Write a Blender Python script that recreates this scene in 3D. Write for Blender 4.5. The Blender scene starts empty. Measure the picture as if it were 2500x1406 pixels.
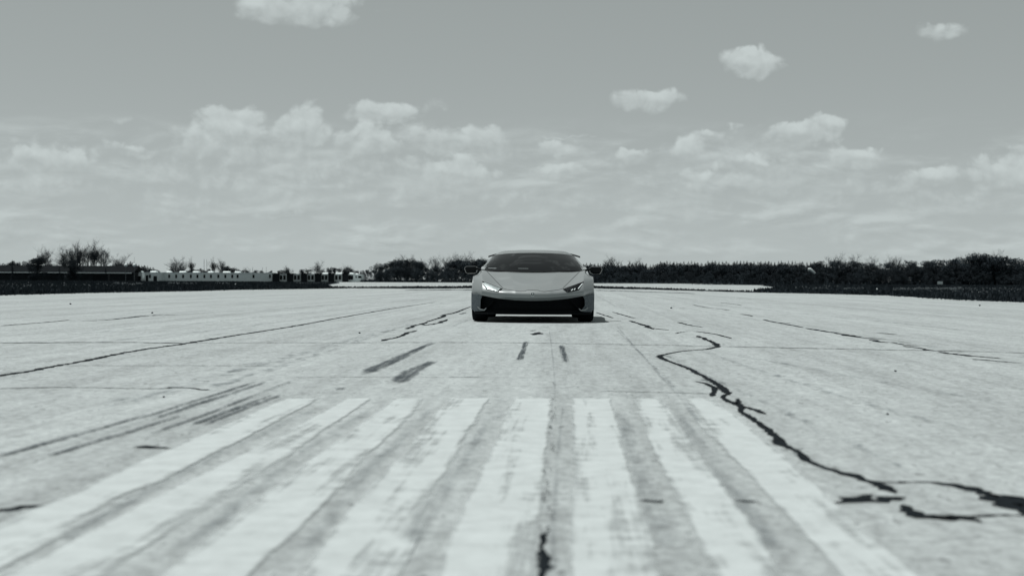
import bpy, bmesh, math, random
import numpy as np
from mathutils import Vector, Matrix
from mathutils.bvhtree import BVHTree

R = math.radians
scene = bpy.context.scene
COL = scene.collection
random.seed(7)
rng = np.random.default_rng(7)

# ------------------------------------------------------------------ camera
F = 50.0 / 36.0 * 2500.0           # focal length in photo pixels
CAM_H = 0.63
PITCH = math.atan(16.2 / F)        # looking slightly down
ROLL = 0.005
_f = Vector((0, math.cos(PITCH), -math.sin(PITCH)))
_u0 = Vector((0, math.sin(PITCH), math.cos(PITCH)))
_r0 = Vector((1, 0, 0))
_r = (_r0 * math.cos(ROLL) + _u0 * math.sin(ROLL)).normalized()
_u = (-_r0 * math.sin(ROLL) + _u0 * math.cos(ROLL)).normalized()
cam_data = bpy.data.cameras.new('camera')
cam = bpy.data.objects.new('camera', cam_data)
COL.objects.link(cam)
m = Matrix.Identity(4)
for i in range(3):
    m[i][0], m[i][1], m[i][2] = _r[i], _u[i], -_f[i]
m[0][3], m[1][3], m[2][3] = 0, 0, CAM_H
cam.matrix_world = m
cam_data.lens = 50
cam_data.sensor_width = 36
cam_data.sensor_fit = 'HORIZONTAL'
cam_data.clip_start = 0.05
cam_data.clip_end = 20000
cam_data.dof.use_dof = True
cam_data.dof.focus_distance = 22.0
cam_data.dof.aperture_fstop = 3.2
scene.camera = cam


def ray(px, py):
    return (_f * F + _r * (px - 1250) + _u * (703 - py)).normalized()


def gp(px, py):
    """ground point seen at a photo pixel"""
    d = ray(px, py)
    t = -CAM_H / d.z
    return (d.x * t, d.y * t)


def at(px, py, Y):
    """point on the line of sight through a photo pixel at depth Y"""
    d = ray(px, py)
    t = Y / d.y
    return Vector((d.x * t, Y, CAM_H + d.z * t))


# ------------------------------------------------------------------ sun, sky, exposure
SUN = Vector((-0.36, 0.17, 1.0)).normalized()     # towards the sun
SUN_EL = math.asin(SUN.z)
SUN_ROT = math.atan2(SUN.x, SUN.y)
sun_data = bpy.data.lights.new('sun', 'SUN')
sun_data.energy = 5.0
sun_data.angle = R(0.5)
sun_data.color = (1.0, 0.985, 0.96)
sun = bpy.data.objects.new('sun', sun_data)
COL.objects.link(sun)
sun.rotation_euler = (-SUN).to_track_quat('-Z', 'Y').to_euler()

scene.cycles.max_bounces = 6
scene.cycles.diffuse_bounces = 2
scene.cycles.glossy_bounces = 3
scene.cycles.transparent_max_bounces = 12
scene.view_settings.view_transform = 'Standard'
scene.view_settings.look = 'None'
scene.view_settings.exposure = 0.0
scene.view_settings.gamma = 1.0
scene.view_settings.use_curve_mapping = False

world = bpy.data.worlds.new('World')
scene.world = world
world.use_nodes = True
wt = world.node_tree
wt.nodes.clear()


class NT:
    """terse node building"""
    def __init__(self, tree):
        self.t = tree

    def n(self, typ, **kw):
        nd = self.t.nodes.new(typ)
        for k, v in kw.items():
            setattr(nd, k, v)
        return nd

    def put(self, sock, v):
        if isinstance(v, bpy.types.NodeSocket):
            self.t.links.new(v, sock)
        elif v is not None:
            sock.default_value = v

    def m(self, op, a, b=None, c=None, clamp=False):
        nd = self.n('ShaderNodeMath', operation=op)
        nd.use_clamp = clamp
        self.put(nd.inputs[0], a)
        self.put(nd.inputs[1], b)
        self.put(nd.inputs[2], c)
        return nd.outputs[0]

    def v(self, op, a, b=None, out=0):
        nd = self.n('ShaderNodeVectorMath', operation=op)
        self.put(nd.inputs[0], a)
        self.put(nd.inputs[1], b)
        return nd.outputs[out]

    def sep(self, a):
        nd = self.n('ShaderNodeSeparateXYZ')
        self.put(nd.inputs[0], a)
        return nd.outputs

    def comb(self, x, y, z):
        nd = self.n('ShaderNodeCombineXYZ')
        for i, q in enumerate((x, y, z)):
            self.put(nd.inputs[i], q)
        return nd.outputs[0]

    def noise(self, vec, scale, detail=4, rough=0.55, dist=0.0):
        nd = self.n('ShaderNodeTexNoise')
        self.put(nd.inputs['Vector'], vec)
        nd.inputs['Scale'].default_value = scale
        nd.inputs['Detail'].default_value = detail
        nd.inputs['Roughness'].default_value = rough
        nd.inputs['Distortion'].default_value = dist
        return nd.outputs[0]

    def ss(self, x, lo, hi, a=0.0, b=1.0):
        nd = self.n('ShaderNodeMapRange', interpolation_type='SMOOTHSTEP')
        self.put(nd.inputs[0], x)
        for i, q in enumerate((lo, hi, a, b)):
            self.put(nd.inputs[i + 1], q)
        return nd.outputs[0]

    def lin(self, x, lo, hi, a=0.0, b=1.0):
        nd = self.n('ShaderNodeMapRange')
        self.put(nd.inputs[0], x)
        for i, q in enumerate((lo, hi, a, b)):
            self.put(nd.inputs[i + 1], q)
        return nd.outputs[0]

    def mix(self, f, a, b):
        nd = self.n('ShaderNodeMix', data_type='RGBA')
        self.put(nd.inputs[0], f)
        self.put(nd.inputs[6], a)
        self.put(nd.inputs[7], b)
        return nd.outputs[2]

    def mixf(self, f, a, b):
        nd = self.n('ShaderNodeMix', data_type='FLOAT')
        self.put(nd.inputs[0], f)
        self.put(nd.inputs[2], a)
        self.put(nd.inputs[3], b)
        return nd.outputs[0]


def build_sky():
    g = NT(wt)
    out = g.n('ShaderNodeOutputWorld')
    bg = g.n('ShaderNodeBackground')
    bg.inputs[1].default_value = 0.10
    wt.links.new(bg.outputs[0], out.inputs[0])
    sky = g.n('ShaderNodeTexSky', sky_type='NISHITA')
    sky.sun_disc = False
    sky.sun_elevation = SUN_EL
    sky.sun_rotation = SUN_ROT
    sky.air_density = 1.0
    sky.dust_density = 0.3
    # toned black-and-white photograph taken as through a red filter: the sky keeps only its red channel
    bw = g.n('ShaderNodeSeparateColor')
    wt.links.new(sky.outputs[0], bw.inputs[0])
    lum = g.m('MULTIPLY', g.m('POWER', bw.outputs[0], 0.36), 2.46)
    tc = g.n('ShaderNodeTexCoord')
    d = tc.outputs['Generated']
    x, y, z = g.sep(d)
    U = g.m('MULTIPLY', g.m('ARCTAN2', x, y), F / 100)
    el = g.m('ARCSINE', z)
    V = g.m('MULTIPLY', el, F / 100)
    P = g.comb(U, V, V)
    D3 = g.v('MULTIPLY', d, (F / 100, F / 100, F / 100 * 1.15))

    # the cumulus of the photograph: centre x, y, half width, half height, strength
    CL = [(745, 28, 125, 62, 1.15), (622, 22, 46, 36, .85), (2294, 80, 58, 28, .8),
          (1815, 166, 76, 38, 1.0), (1585, 252, 88, 38, 1.0), (1960, 336, 96, 34, .95),
          (2025, 316, 56, 34, 1.0), (1742, 338, 66, 28, .85), (1676, 376, 58, 40, .95), (915, 284, 80, 30, .95),
          (560, 330, 112, 58, 1.15), (735, 328, 78, 70, 1.2), (895, 352, 72, 42, 1.0),
          (470, 345, 56, 46, .95), (1080, 428, 135, 44, 1.0), (92, 395, 90, 50, 1.05), (165, 400, 60, 30, .75),
          (316, 376, 64, 28, 1.05), (1110, 345, 150, 36, .75), (1540, 394, 58, 26, .85), (1360, 365, 66, 26, .75), (1345, 424, 74, 28, .8),
          (1725, 447, 110, 34, .85), (2092, 394, 56, 28, .95), (1845, 408, 64, 17, .75), (2272, 444, 80, 30, .9), (2440, 430, 100, 48, .9),
          (540, 442, 110, 46, .7), (2110, 455, 170, 30, .65), (1960, 470, 140, 30, .6), (640, 380, 230, 46, .85), (720, 425, 250, 36, .6),
          (295, 300, 28, 10, .55), (1075, 265, 46, 20, .55), (1380, 331, 80, 5, .45), (1225, 372, 70, 34, .6),
          (1270, 500, 150, 34, .5), (2340, 500, 160, 36, .55), (1600, 510, 170, 30, .45), (430, 425, 160, 40, .55),
          (1850, 435, 260, 50, .45), (120, 445, 170, 50, .6), (1000, 475, 260, 50, .45), (500, 500, 200, 34, .45)]

    def envelope(P_, rows, du=0.0, dv=0.0):
        E_ = None
        for (cx, cy, a, b, s_) in rows:
            dd = ray(cx, cy)
            u0 = math.atan2(dd.x, dd.y) * F / 100
            v0 = math.asin(dd.z) * F / 100
            a, b = a / 100 * 1.12, b / 100 * 1.12
            u0, v0 = u0 + du, v0 + dv
            sc_ = (1 / a, 1 / b, -1 / (0.62 * b))
            nd = g.n('ShaderNodeVectorMath', operation='MULTIPLY_ADD')
            g.put(nd.inputs[0], P_)
            nd.inputs[1].default_value = sc_
            nd.inputs[2].default_value = (-u0 * sc_[0], -v0 * sc_[1], -v0 * sc_[2])
            qx, qy, qz = g.sep(nd.outputs[0])
            mm = g.m('MAXIMUM', qy, qz)
            r = g.m('SQRT', g.m('MULTIPLY_ADD', qx, qx, g.m('MULTIPLY', mm, mm)))
            e = g.m('MULTIPLY_ADD', r, -s_, s_)
            E_ = e if E_ is None else g.m('SMOOTH_MAX', E_, e, 0.12)
        return g.m('MAXIMUM', E_, -1.2)
    # ragged outlines: the cloud plan is warped a little
    wn = g.n('ShaderNodeTexNoise')
    g.put(wn.inputs['Vector'], D3)
    wn.inputs['Scale'].default_value = 1.5
    wn.inputs['Detail'].default_value = 2
    wx, wy, wz = g.sep(g.v('SUBTRACT', wn.outputs['Color'], (.5, .5, .5)))
    U2 = g.m('MULTIPLY_ADD', wx, 0.9, U)
    V2_ = g.m('MULTIPLY_ADD', wy, 0.5, V)
    P = g.comb(U2, V2_, V2_)
    E = envelope(P, CL)
    # how much thicker the cloud is a little lower down: high along the sunlit tops
    Elo = envelope(P, CL[:27], 0.05, 0.16)
    topness = g.m('MULTIPLY_ADD', g.m('SUBTRACT', Elo, E), 1.1, 0.38, clamp=True)
    # billowing: rounded lobes with creases between them, broken up by fine noise
    def billow(vec):
        tot = g.m('MULTIPLY', g.noise(vec, 0.95, 5, 0.5, 0.3), 0.95)
        for sc_, am in ((1.25, .34), (2.7, .2), (5.6, .11)):
            e = g.m('ABSOLUTE', g.m('MULTIPLY_ADD', g.noise(vec, sc_, 0, 0.5, 0.4), 2.0, -1.0))
            tot = g.m('ADD', tot, g.m('MULTIPLY', e, am))
        return tot
    nz = billow(D3)
    nz2 = billow(g.v('ADD', D3, (-0.12, 0, 0.17)))
    Dn = g.m('ADD', E, g.m('MULTIPLY', g.m('SUBTRACT', nz, 0.56), 1.5))
    al = g.ss(Dn, 0.02, g.mixf(topness, 0.75, 0.24))
    lit = g.m('ADD', g.m('MULTIPLY_ADD', topness, 0.75, 0.18), g.m('MULTIPLY', g.m('SUBTRACT', nz, nz2), 1.5), clamp=True)
    # layered far cloud near the horizon, all round
    DL = g.v('MULTIPLY', d, (F / 100 * .62, F / 100 * .62, F / 100 * 2.1))
    nl = g.noise(DL, 0.75, 6, 0.55, 0.3)
    nl2 = g.noise(g.v('ADD', DL, (-0.1, 0, 0.25)), 0.75, 6, 0.55, 0.3)
    band = g.m('MULTIPLY', g.ss(el, R(0.3), R(1.6)), g.ss(el, R(4.8), R(6.8), 1.0, 0.0))
    al_b = g.m('MULTIPLY', g.ss(nl, 0.36, 0.66), band)
    lit_b = g.m('ADD', 0.5, g.m('MULTIPLY', g.m('SUBTRACT', nl, nl2), 4.2), clamp=True)
    # scattered cumulus over the rest of the sky
    n3 = g.noise(D3, 0.30, 6, 0.58, 0.2)
    al_c = g.m('MULTIPLY', g.ss(n3, 0.54, 0.66), g.m('MULTIPLY', g.ss(el, R(13.0), R(17)), 0.85))
    c = lum
    c = g.mixf(g.m('MULTIPLY', al_b, 0.75), c, g.mixf(lit_b, 4.35, 6.0))
    c = g.mixf(g.m('MULTIPLY', al, 0.85), c, g.mixf(lit, 4.7, 6.4))
    c = g.mixf(al_c, c, g.mixf(lit, 4.3, 6.1))
    lp = g.mix(1.0, (0, 0, 0, 1), (0.905, 1.0, 0.992, 1))
    col = g.v('SCALE', lp)
    nd = col.node
    g.put(nd.inputs['Scale'], c)
    wt.links.new(col, bg.inputs[0])


build_sky()
world.cycles.sampling_method = 'MANUAL'
world.cycles.sample_map_resolution = 512


# ------------------------------------------------------------------ materials
def tone(v):
    """linear grey in the cool tone of the print"""
    t = min(1.0, max(0.0, (v - 0.02) / 0.2))
    a = (0.58, 0.82, 1.0)
    b = (0.905, 1.0, 1.005)
    return tuple(v * (a[i] * (1 - t) + b[i] * t) for i in range(3)) + (1.0,)


def new_mat(name):
    mt = bpy.data.materials.new(name)
    mt.use_nodes = True
    t = mt.node_tree
    t.nodes.clear()
    g = NT(t)
    out = g.n('ShaderNodeOutputMaterial')
    bs = g.n('ShaderNodeBsdfPrincipled')
    t.links.new(bs.outputs[0], out.inputs[0])
    return mt, g, bs, out


def mat(name, v, rough=0.8, var=0.2, scale=6.0, spec=0.3, metal=0.0, coat=0.0, bump=0.0, vec='Object', per_obj=0.0):
    mt, g, bs, out = new_mat(name)
    tc = g.n('ShaderNodeTexCoord')
    nz = g.noise(tc.outputs[vec], scale, 5, 0.6)
    f = g.lin(nz, 0.3, 0.7)
    c = g.mix(f, tone(v * (1 - var)), tone(v * (1 + var)))
    if per_obj:
        oi = g.n('ShaderNodeObjectInfo')
        k = g.lin(oi.outputs['Random'], 0, 1, 1 - per_obj, 1 + per_obj)
        sc = g.v('SCALE', c)
        g.put(sc.node.inputs['Scale'], k)
        c = sc
    g.put(bs.inputs['Base Color'], c)
    bs.inputs['Roughness'].default_value = rough
    bs.inputs['Specular IOR Level'].default_value = spec
    bs.inputs['Metallic'].default_value = metal
    bs.inputs['Coat Weight'].default_value = coat
    bs.inputs['Coat Roughness'].default_value = 0.04
    if bump:
        b = g.n('ShaderNodeBump')
        b.inputs['Strength'].default_value = bump
        g.put(b.inputs['Height'], nz)
        g.put(bs.inputs['Normal'], b.outputs[0])
    return mt


RUN_ANG = math.atan((1395 - 1250) / F)     # runway direction, to the right of straight ahead


def run_coords(g, sx, sy):
    tc = g.n('ShaderNodeTexCoord')
    mp = g.n('ShaderNodeMapping')
    mp.vector_type = 'POINT'
    mp.inputs['Rotation'].default_value = (0, 0, RUN_ANG)
    mp.inputs['Scale'].default_value = (1, 1, 1)
    g.put(mp.inputs['Vector'], tc.outputs['Object'])
    return g.v('MULTIPLY', mp.outputs[0], (sx, sy, 1)), tc.outputs['Object']


def concrete_material():
    mt, g, bs, out = new_mat('runway_concrete')
    st, ob = run_coords(g, 1.0, 0.022)
    st2, _ = run_coords(g, 1.0, 0.07)
    s1 = g.noise(st, 1.1, 6, 0.62)
    s2 = g.noise(st2, 6.0, 5, 0.65)
    patch = g.noise(ob, 0.18, 4, 0.55)
    grain = g.noise(ob, 22, 5, 0.78)
    mid = g.noise(ob, 5.5, 5, 0.65)
    fleck = g.noise(ob, 13, 4, 0.6)
    gr_, _ = run_coords(g, 1.0, 0.30)
    coarse = g.noise(gr_, 17, 3, 0.7)
    coarse2 = g.noise(gr_, 5.0, 4, 0.7)
    v = g.m('ADD', 1.0, g.m('MULTIPLY', g.m('SUBTRACT', s1, 0.5), 0.75))
    v = g.m('ADD', v, g.m('MULTIPLY', g.m('SUBTRACT', s2, 0.5), 0.62))
    v = g.m('ADD', v, g.m('MULTIPLY', g.m('SUBTRACT', patch, 0.5), 0.28))
    v = g.m('ADD', v, g.m('MULTIPLY', g.m('SUBTRACT', grain, 0.5), 1.5))
    v = g.m('ADD', v, g.m('MULTIPLY', g.m('SUBTRACT', mid, 0.5), 0.42))
    v = g.m('ADD', v, g.m('MULTIPLY', g.m('SUBTRACT', coarse, 0.5), 0.75))
    v = g.m('ADD', v, g.m('MULTIPLY', g.m('SUBTRACT', coarse2, 0.5), 0.42))
    v = g.m('MULTIPLY', v, g.m('SUBTRACT', 1.0, g.m('MULTIPLY', g.ss(coarse, 0.60, 0.70), 0.52)))
    # rubber streaks laid down along the runway
    rub = g.m('MULTIPLY', g.ss(s2, 0.56, 0.72), g.ss(s1, 0.46, 0.62))
    v = g.m('MULTIPLY', v, g.m('SUBTRACT', 1.0, g.m('MULTIPLY', rub, 0.26)))
    pit = g.m('MULTIPLY', g.ss(fleck, 0.61, 0.70), g.ss(mid, 0.45, 0.6))
    v = g.m('MULTIPLY', v, g.m('SUBTRACT', 1.0, g.m('MULTIPLY', pit, 0.55)))
    base = g.v('SCALE', tone(0.284)[:3])
    g.put(base.node.inputs['Scale'], v)
    g.put(bs.inputs['Base Color'], base)
    bs.inputs['Roughness'].default_value = 0.92
    bs.inputs['Specular IOR Level'].default_value = 0.15
    b = g.n('ShaderNodeBump')
    b.inputs['Strength'].default_value = 0.35
    b.inputs['Distance'].default_value = 0.004
    g.put(b.inputs['Height'], grain)
    g.put(bs.inputs['Normal'], b.outputs[0])
    return mt


def overlay_material(name, v, lo, hi, cover, grain_scale, streak=(1.0, 0.08), streak_scale=7.0, rough=0.85, var=0.12, wts=(.42, .36, .22), rim=0.42):
    """worn layer on the concrete: opaque where the noise keeps it, bare concrete elsewhere; 'fade' thins the rim"""
    mt, g, bs, out = new_mat(name)
    st, ob = run_coords(g, *streak)
    s = g.noise(st, streak_scale, 5, 0.62)
    n = g.noise(ob, grain_scale, 5, 0.68)
    n2 = g.noise(ob, grain_scale * 0.22, 4, 0.6)
    w = g.m('ADD', g.m('MULTIPLY', s, wts[0]), g.m('ADD', g.m('MULTIPLY', n, wts[1]), g.m('MULTIPLY', n2, wts[2])))
    at_ = g.n('ShaderNodeAttribute', attribute_name='fade')
    w = g.m('ADD', w, g.m('MULTIPLY', g.m('SUBTRACT', at_.outputs['Fac'], 1.0), rim))
    a = g.m('MULTIPLY', g.ss(w, lo, hi), cover)
    c = g.mix(g.lin(n, 0.3, 0.7), tone(v * (1 - var)), tone(v * (1 + var)))
    g.put(bs.inputs['Base Color'], c)
    bs.inputs['Roughness'].default_value = rough
    bs.inputs['Specular IOR Level'].default_value = 0.15
    tr = g.n('ShaderNodeBsdfTransparent')
    mx = g.n('ShaderNodeMixShader')
    g.put(mx.inputs[0], a)
    g.t.links.new(tr.outputs[0], mx.inputs[1])
    g.t.links.new(bs.outputs[0], mx.inputs[2])
    g.t.links.new(mx.outputs[0], out.inputs[0])
    return mt


M = {}
M['concrete'] = concrete_material()
M['paint'] = overlay_material('worn_white_paint', 0.41, 0.38, 0.52, 0.92, 9.0, (1.0, 0.05), 9.0, wts=(.62, .18, .20), rim=0.25)
M['rubber'] = overlay_material('tyre_rubber_smear', 0.045, 0.33, 0.58, 0.86, 30.0, (1.0, 0.03), 42.0, wts=(.45, .40, .15), rim=0.3)
M['rubber_soft'] = overlay_material('faint_rubber_smear', 0.08, 0.38, 0.72, 0.42, 24.0, (1.0, 0.05), 18.0)
M['streak'] = overlay_material('speckled_dirt_streak', 0.10, 0.46, 0.66, 0.75, 22.0, (1.0, 0.12), 20.0, wts=(.3, .45, .25), rim=0.2)
M['seep'] = overlay_material('crumbling_joint_stain', 0.05, 0.46, 0.60, 0.9, 26.0, (1.0, 0.6), 5.0)
M['tar'] = mat('crack_tar', 0.011, 0.95, 0.3, 8, 0.05)
M['soil'] = mat('dark_turf', 0.028, 0.95, 0.35, 0.35, 0.1)
M['grass'] = mat('verge_grass', 0.042, 0.9, 0.35, 0.5, 0.1)
M['flower'] = mat('pale_seed_heads', 0.13, 0.9, 0.5, 2.0, 0.1)
M['bark'] = mat('bark', 0.035, 0.9, 0.3, 3.0, 0.1)
M['twig'] = mat('bare_twigs', 0.036, 0.9, 0.25, 1.0, 0.1)
M['pine'] = mat('conifer_needles', 0.040, 0.9, 0.4, 0.35, 0.1, per_obj=0.25)
M['leaf'] = mat('dull_spring_leaves', 0.044, 0.9, 0.4, 0.3, 0.1, per_obj=0.3)
M['wall_white'] = mat('white_render', 0.70, 0.85, 0.07, 0.8, 0.2)
M['cap_white'] = mat('white_sheet_roof', 0.74, 0.6, 0.06, 0.8, 0.3)
M['wall_dark'] = mat('dark_cladding', 0.016, 0.85, 0.3, 0.6, 0.2)
M['roof_dark'] = mat('dark_roof_sheets', 0.007, 0.95, 0.3, 0.5, 0.05)
M['pane'] = mat('dark_window_glass', 0.012, 0.2, 0.2, 0.5, 0.1)
M['pole'] = mat('galvanised_pole', 0.16, 0.6, 0.15, 2.0, 0.3, metal=0.3)
M['white_cloth'] = mat('white_cloth', 0.6, 0.8, 0.06, 3.0, 0.2)
M['stone'] = mat('dark_stone', 0.03, 0.9, 0.3, 30, 0.2)

# car
M['car_paint'] = mat('grey_car_paint', 0.215, 0.34, 0.03, 3.0, 0.5, metal=0.25, coat=0.8)
M['gloss_black'] = mat('gloss_black_plastic', 0.005, 0.12, 0.1, 4.0, 0.14)
M['matt_black'] = mat('matt_black_plastic', 0.006, 0.7, 0.2, 20.0, 0.08)
M['glass'] = mat('tinted_car_glass', 0.003, 0.03, 0.1, 2.0, 0.13)
M['tyre'] = mat('tyre_rubber', 0.009, 0.9, 0.2, 30.0, 0.08)
M['rim'] = mat('dark_alloy_rim', 0.05, 0.35, 0.1, 8.0, 0.5, metal=0.8)
M['chrome'] = mat('bright_reflector', 0.78, 0.26, 0.05, 30.0, 0.5, metal=1.0)
M['lamp_white'] = mat('clear_lamp_element', 0.7, 0.15, 0.05, 10.0, 0.6)
M['shaded_corner'] = mat('shaded_corner_paint', 0.095, 0.4, 0.35, 40.0, 0.3)  # body-coloured bumper corners, with their shade put into a darker grey
M['gap'] = mat('panel_gap', 0.006, 0.9, 0.1, 10.0, 0.1)
M['brake'] = mat('brake_disc_steel', 0.3, 0.4, 0.1, 10.0, 0.5, metal=0.9)
M['tail_lens'] = mat('tail_lamp_lens', 0.05, 0.15, 0.1, 10.0, 0.5)


# ------------------------------------------------------------------ object helpers
def link(name, mesh, parent=None):
    o = bpy.data.objects.new(name, mesh)
    COL.objects.link(o)
    if parent is not None:
        o.parent = parent
    return o


def mesh_of(name, verts, faces, mt, smooth=False):
    me = bpy.data.meshes.new(name)
    me.from_pydata([tuple(v) for v in verts], [], [tuple(f) for f in faces])
    if mt is not None:
        me.materials.append(M[mt] if isinstance(mt, str) else mt)
    if smooth:
        me.polygons.foreach_set('use_smooth', [True] * len(me.polygons))
    me.update()
    return me


def obj(name, verts, faces, mt, parent=None, smooth=False):
    return link(name, mesh_of(name, verts, faces, mt, smooth), parent)


def empty(name, loc, rz=0.0):
    o = link(name, None)
    o.empty_display_size = 0.3
    o.location = loc
    o.rotation_euler = (0, 0, rz)
    return o


def tag(o, label, cat, group=None):
    o['label'] = label
    o['category'] = cat
    if group:
        o['group'] = group
    return o


def structure(o):
    o['kind'] = 'structure'
    return o


def copy_tree(o, parent=None):
    c = o.copy()
    COL.objects.link(c)
    c.parent = parent
    for ch in o.children:
        copy_tree(ch, c)
    return c


class MB:
    """mesh builder"""
    def __init__(self):
        self.v, self.f = [], []

    def add(self, verts, faces):
        k = len(self.v)
        self.v += [tuple(p) for p in verts]
        self.f += [tuple(i + k for i in q) for q in faces]
        return self

    def box(self, x0, x1, y0, y1, z0, z1):
        v = [(x, y, z) for z in (z0, z1) for y in (y0, y1) for x in (x0, x1)]
        return self.add(v, [(0, 2, 3, 1), (4, 5, 7, 6), (0, 1, 5, 4), (2, 6, 7, 3), (0, 4, 6, 2), (1, 3, 7, 5)])

    def tube(self, pts, rad, n=6, cap=True):
        pts = [Vector(p) for p in pts]
        vs, fs = [], []
        for i, p in enumerate(pts):
            t = (pts[min(i + 1, len(pts) - 1)] - pts[max(i - 1, 0)]).normalized()
            a = t.cross(Vector((0.13, 0.21, 1.0)) if abs(t.z) < 0.95 else Vector((1, 0, 0))).normalized()
            b = t.cross(a)
            r = rad[i] if isinstance(rad, (list, tuple)) else rad
            for k in range(n):
                w = 2 * math.pi * k / n
                vs.append(p + a * (r * math.cos(w)) + b * (r * math.sin(w)))
        for i in range(len(pts) - 1):
            for k in range(n):
                fs.append((i * n + k, i * n + (k + 1) % n, (i + 1) * n + (k + 1) % n, (i + 1) * n + k))
        if cap:
            fs.append(tuple(range(n))[::-1])
            fs.append(tuple(range((len(pts) - 1) * n, len(pts) * n)))
        return self.add(vs, fs)

    def lathe(self, prof, n=24, axis='z', c=(0, 0, 0), closed=False):
        """prof: list of (radius, height)"""
        vs, fs = [], []
        for (r, h) in prof:
            for k in range(n):
                w = 2 * math.pi * k / n
                if axis == 'z':
                    p = (c[0] + r * math.cos(w), c[1] + r * math.sin(w), c[2] + h)
                else:
                    p = (c[0] + h, c[1] + r * math.cos(w), c[2] + r * math.sin(w))
                vs.append(p)
        L = len(prof)
        for i in range(L if closed else L - 1):
            j = (i + 1) % L
            for k in range(n):
                fs.append((i * n + k, i * n + (k + 1) % n, j * n + (k + 1) % n, j * n + k))
        return self.add(vs, fs)

    def build(self, name, mt, parent=None, smooth=False):
        return obj(name, self.v, self.f, mt, parent, smooth)


# ================================================================== SETTING
# ground: one sheet to the horizon, just below the paving
rings = [0.0, 30, 80, 200, 500, 1200, 3000, 9000]
gv, gf = [(0, 0, -0.02)], []
NS = 64
for r_ in rings[1:]:
    for k in range(NS):
        w = 2 * math.pi * k / NS
        gv.append((r_ * math.cos(w), r_ * math.sin(w), -0.02))
for k in range(NS):
    gf.append((0, 1 + k, 1 + (k + 1) % NS))
for i in range(len(rings) - 2):
    for k in range(NS):
        a, b = 1 + i * NS + k, 1 + i * NS + (k + 1) % NS
        gf.append((a, b, b + NS, a + NS))
structure(obj('ground', gv, gf, 'soil'))


def densify(pts, step):
    out = []
    for a, b in zip(pts[:-1], pts[1:]):
        L = math.dist(a, b)
        n = max(1, int(L / step))
        for k in range(n):
            t = k / n
            out.append((a[0] + (b[0] - a[0]) * t, a[1] + (b[1] - a[1]) * t))
    out.append(tuple(pts[-1]))
    return out


def wobble(pts, amp, keep_ends=False):
    out, w = [], Vector((0, 0))
    for i, p in enumerate(pts):
        out.append((p[0] + rng.normal(0, amp), p[1] + rng.normal(0, amp)))
    return out


def sheet(name, poly, z, mt):
    """flat polygon, triangulated"""
    bm = bmesh.new()
    vs = [bm.verts.new((x, y, z)) for x, y in poly]
    f = bm.faces.new(vs)
    if f.normal.z < 0:
        f.normal_flip()
    bm.normal_update()
    bmesh.ops.triangulate(bm, faces=bm.faces[:])
    for q in bm.faces:
        if q.normal.z < 0:
            q.normal_flip()
    me = bpy.data.meshes.new(name)
    bm.to_mesh(me)
    bm.free()
    me.materials.append(M[mt])
    return link(name, me)


L_EDGE = [gp(*p) for p in [(0, 721), (110, 718), (221, 715), (340, 713), (460, 711), (560, 708), (710, 706), (838, 704)]]
END = [gp(*p) for p in [(900, 703.6), (1000, 704.8), (1150, 704.2), (1300, 704.4), (1450, 704.2), (1600, 707.3), (1700, 710), (1850, 714.6)]]
R_EDGE = [gp(*p) for p in [(1900, 715.2), (2000, 717), (2100, 719.5), (2188, 722), (2327, 731), (2500, 738)]]
near_l = [(-22.5, -45), (-21.5, 0), (-20.4, 30)]
near_r = [(18.2, 30), (17.2, 0), (15.5, -45)]
edge = densify(near_l + L_EDGE, 0.9)
edge2 = densify(R_EDGE + near_r, 0.9)
far = densify([L_EDGE[-1]] + END + [R_EDGE[0]], 1.2)
poly = wobble(edge, 0.16) + [(x, y + rng.normal(0, 2.2)) for x, y in far[1:-1]] + wobble(edge2, 0.16)
runway = structure(sheet('runway', poly, 0.0, 'concrete'))

# second paved strip beyond the cross strip of turf
FAR_LO = [gp(*p) for p in [(806, 700.5), (880, 700.8), (940, 700.3), (1000, 699.6), (1150, 698.6), (1300, 698.4), (1450, 698.4), (1600, 703.2), (1700, 707), (1770, 709.5), (1840, 711), (1852, 706.5), (1900, 702.8)]]
FAR_HI = [at(2010, 693, 585), at(1870, 697.6, 320), at(1848, 697.2, 300), at(1870, 695.4, 420)]
far_hi = [(p.x, p.y) for p in FAR_HI]
far_top = [(135, 610), (60, 612), (0, 612), (-60, 610), (-72, 590)]
lo = densify(FAR_LO, 1.5)
poly = [(x + rng.normal(0, .1), y + rng.normal(0, 2.0)) for x, y in lo] + [(52, 300), (60, 330), (50, 420), (100, 590)] + far_top + [(-40, 330), (-27, 210)]
structure(sheet('far_taxiway', poly, -0.008, 'concrete'))
# thin broken strips of pale paving between turf lines
def thin_strip(px, w, name):
    pts = densify([gp(*p) for p in px], 0.6)
    top = [(x + rng.normal(0, .05), y + w * rng.uniform(0.2, 1.0)) for x, y in pts]
    bot = [(x, y - w * rng.uniform(0.1, 0.5)) for x, y in pts][::-1]
    return obj(name, [(x, y, 0.006) for x, y in bot[::-1]] + [(x, y, 0.006) for x, y in top],
               [(i, i + 1, len(pts) + i + 1, len(pts) + i) for i in range(len(pts) - 1)], 'soil', runway)
thin_strip([(990, 708.5), (1060, 708), (1160, 708.2)], 6.0, 'turf_strip')
thin_strip([(1455, 709.0), (1560, 712), (1696, 716.6)], 6.0, 'turf_strip')
thin_strip([(2330, 733.2), (2390, 734.8), (2440, 736.5)], 0.8, 'turf_strip')


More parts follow.
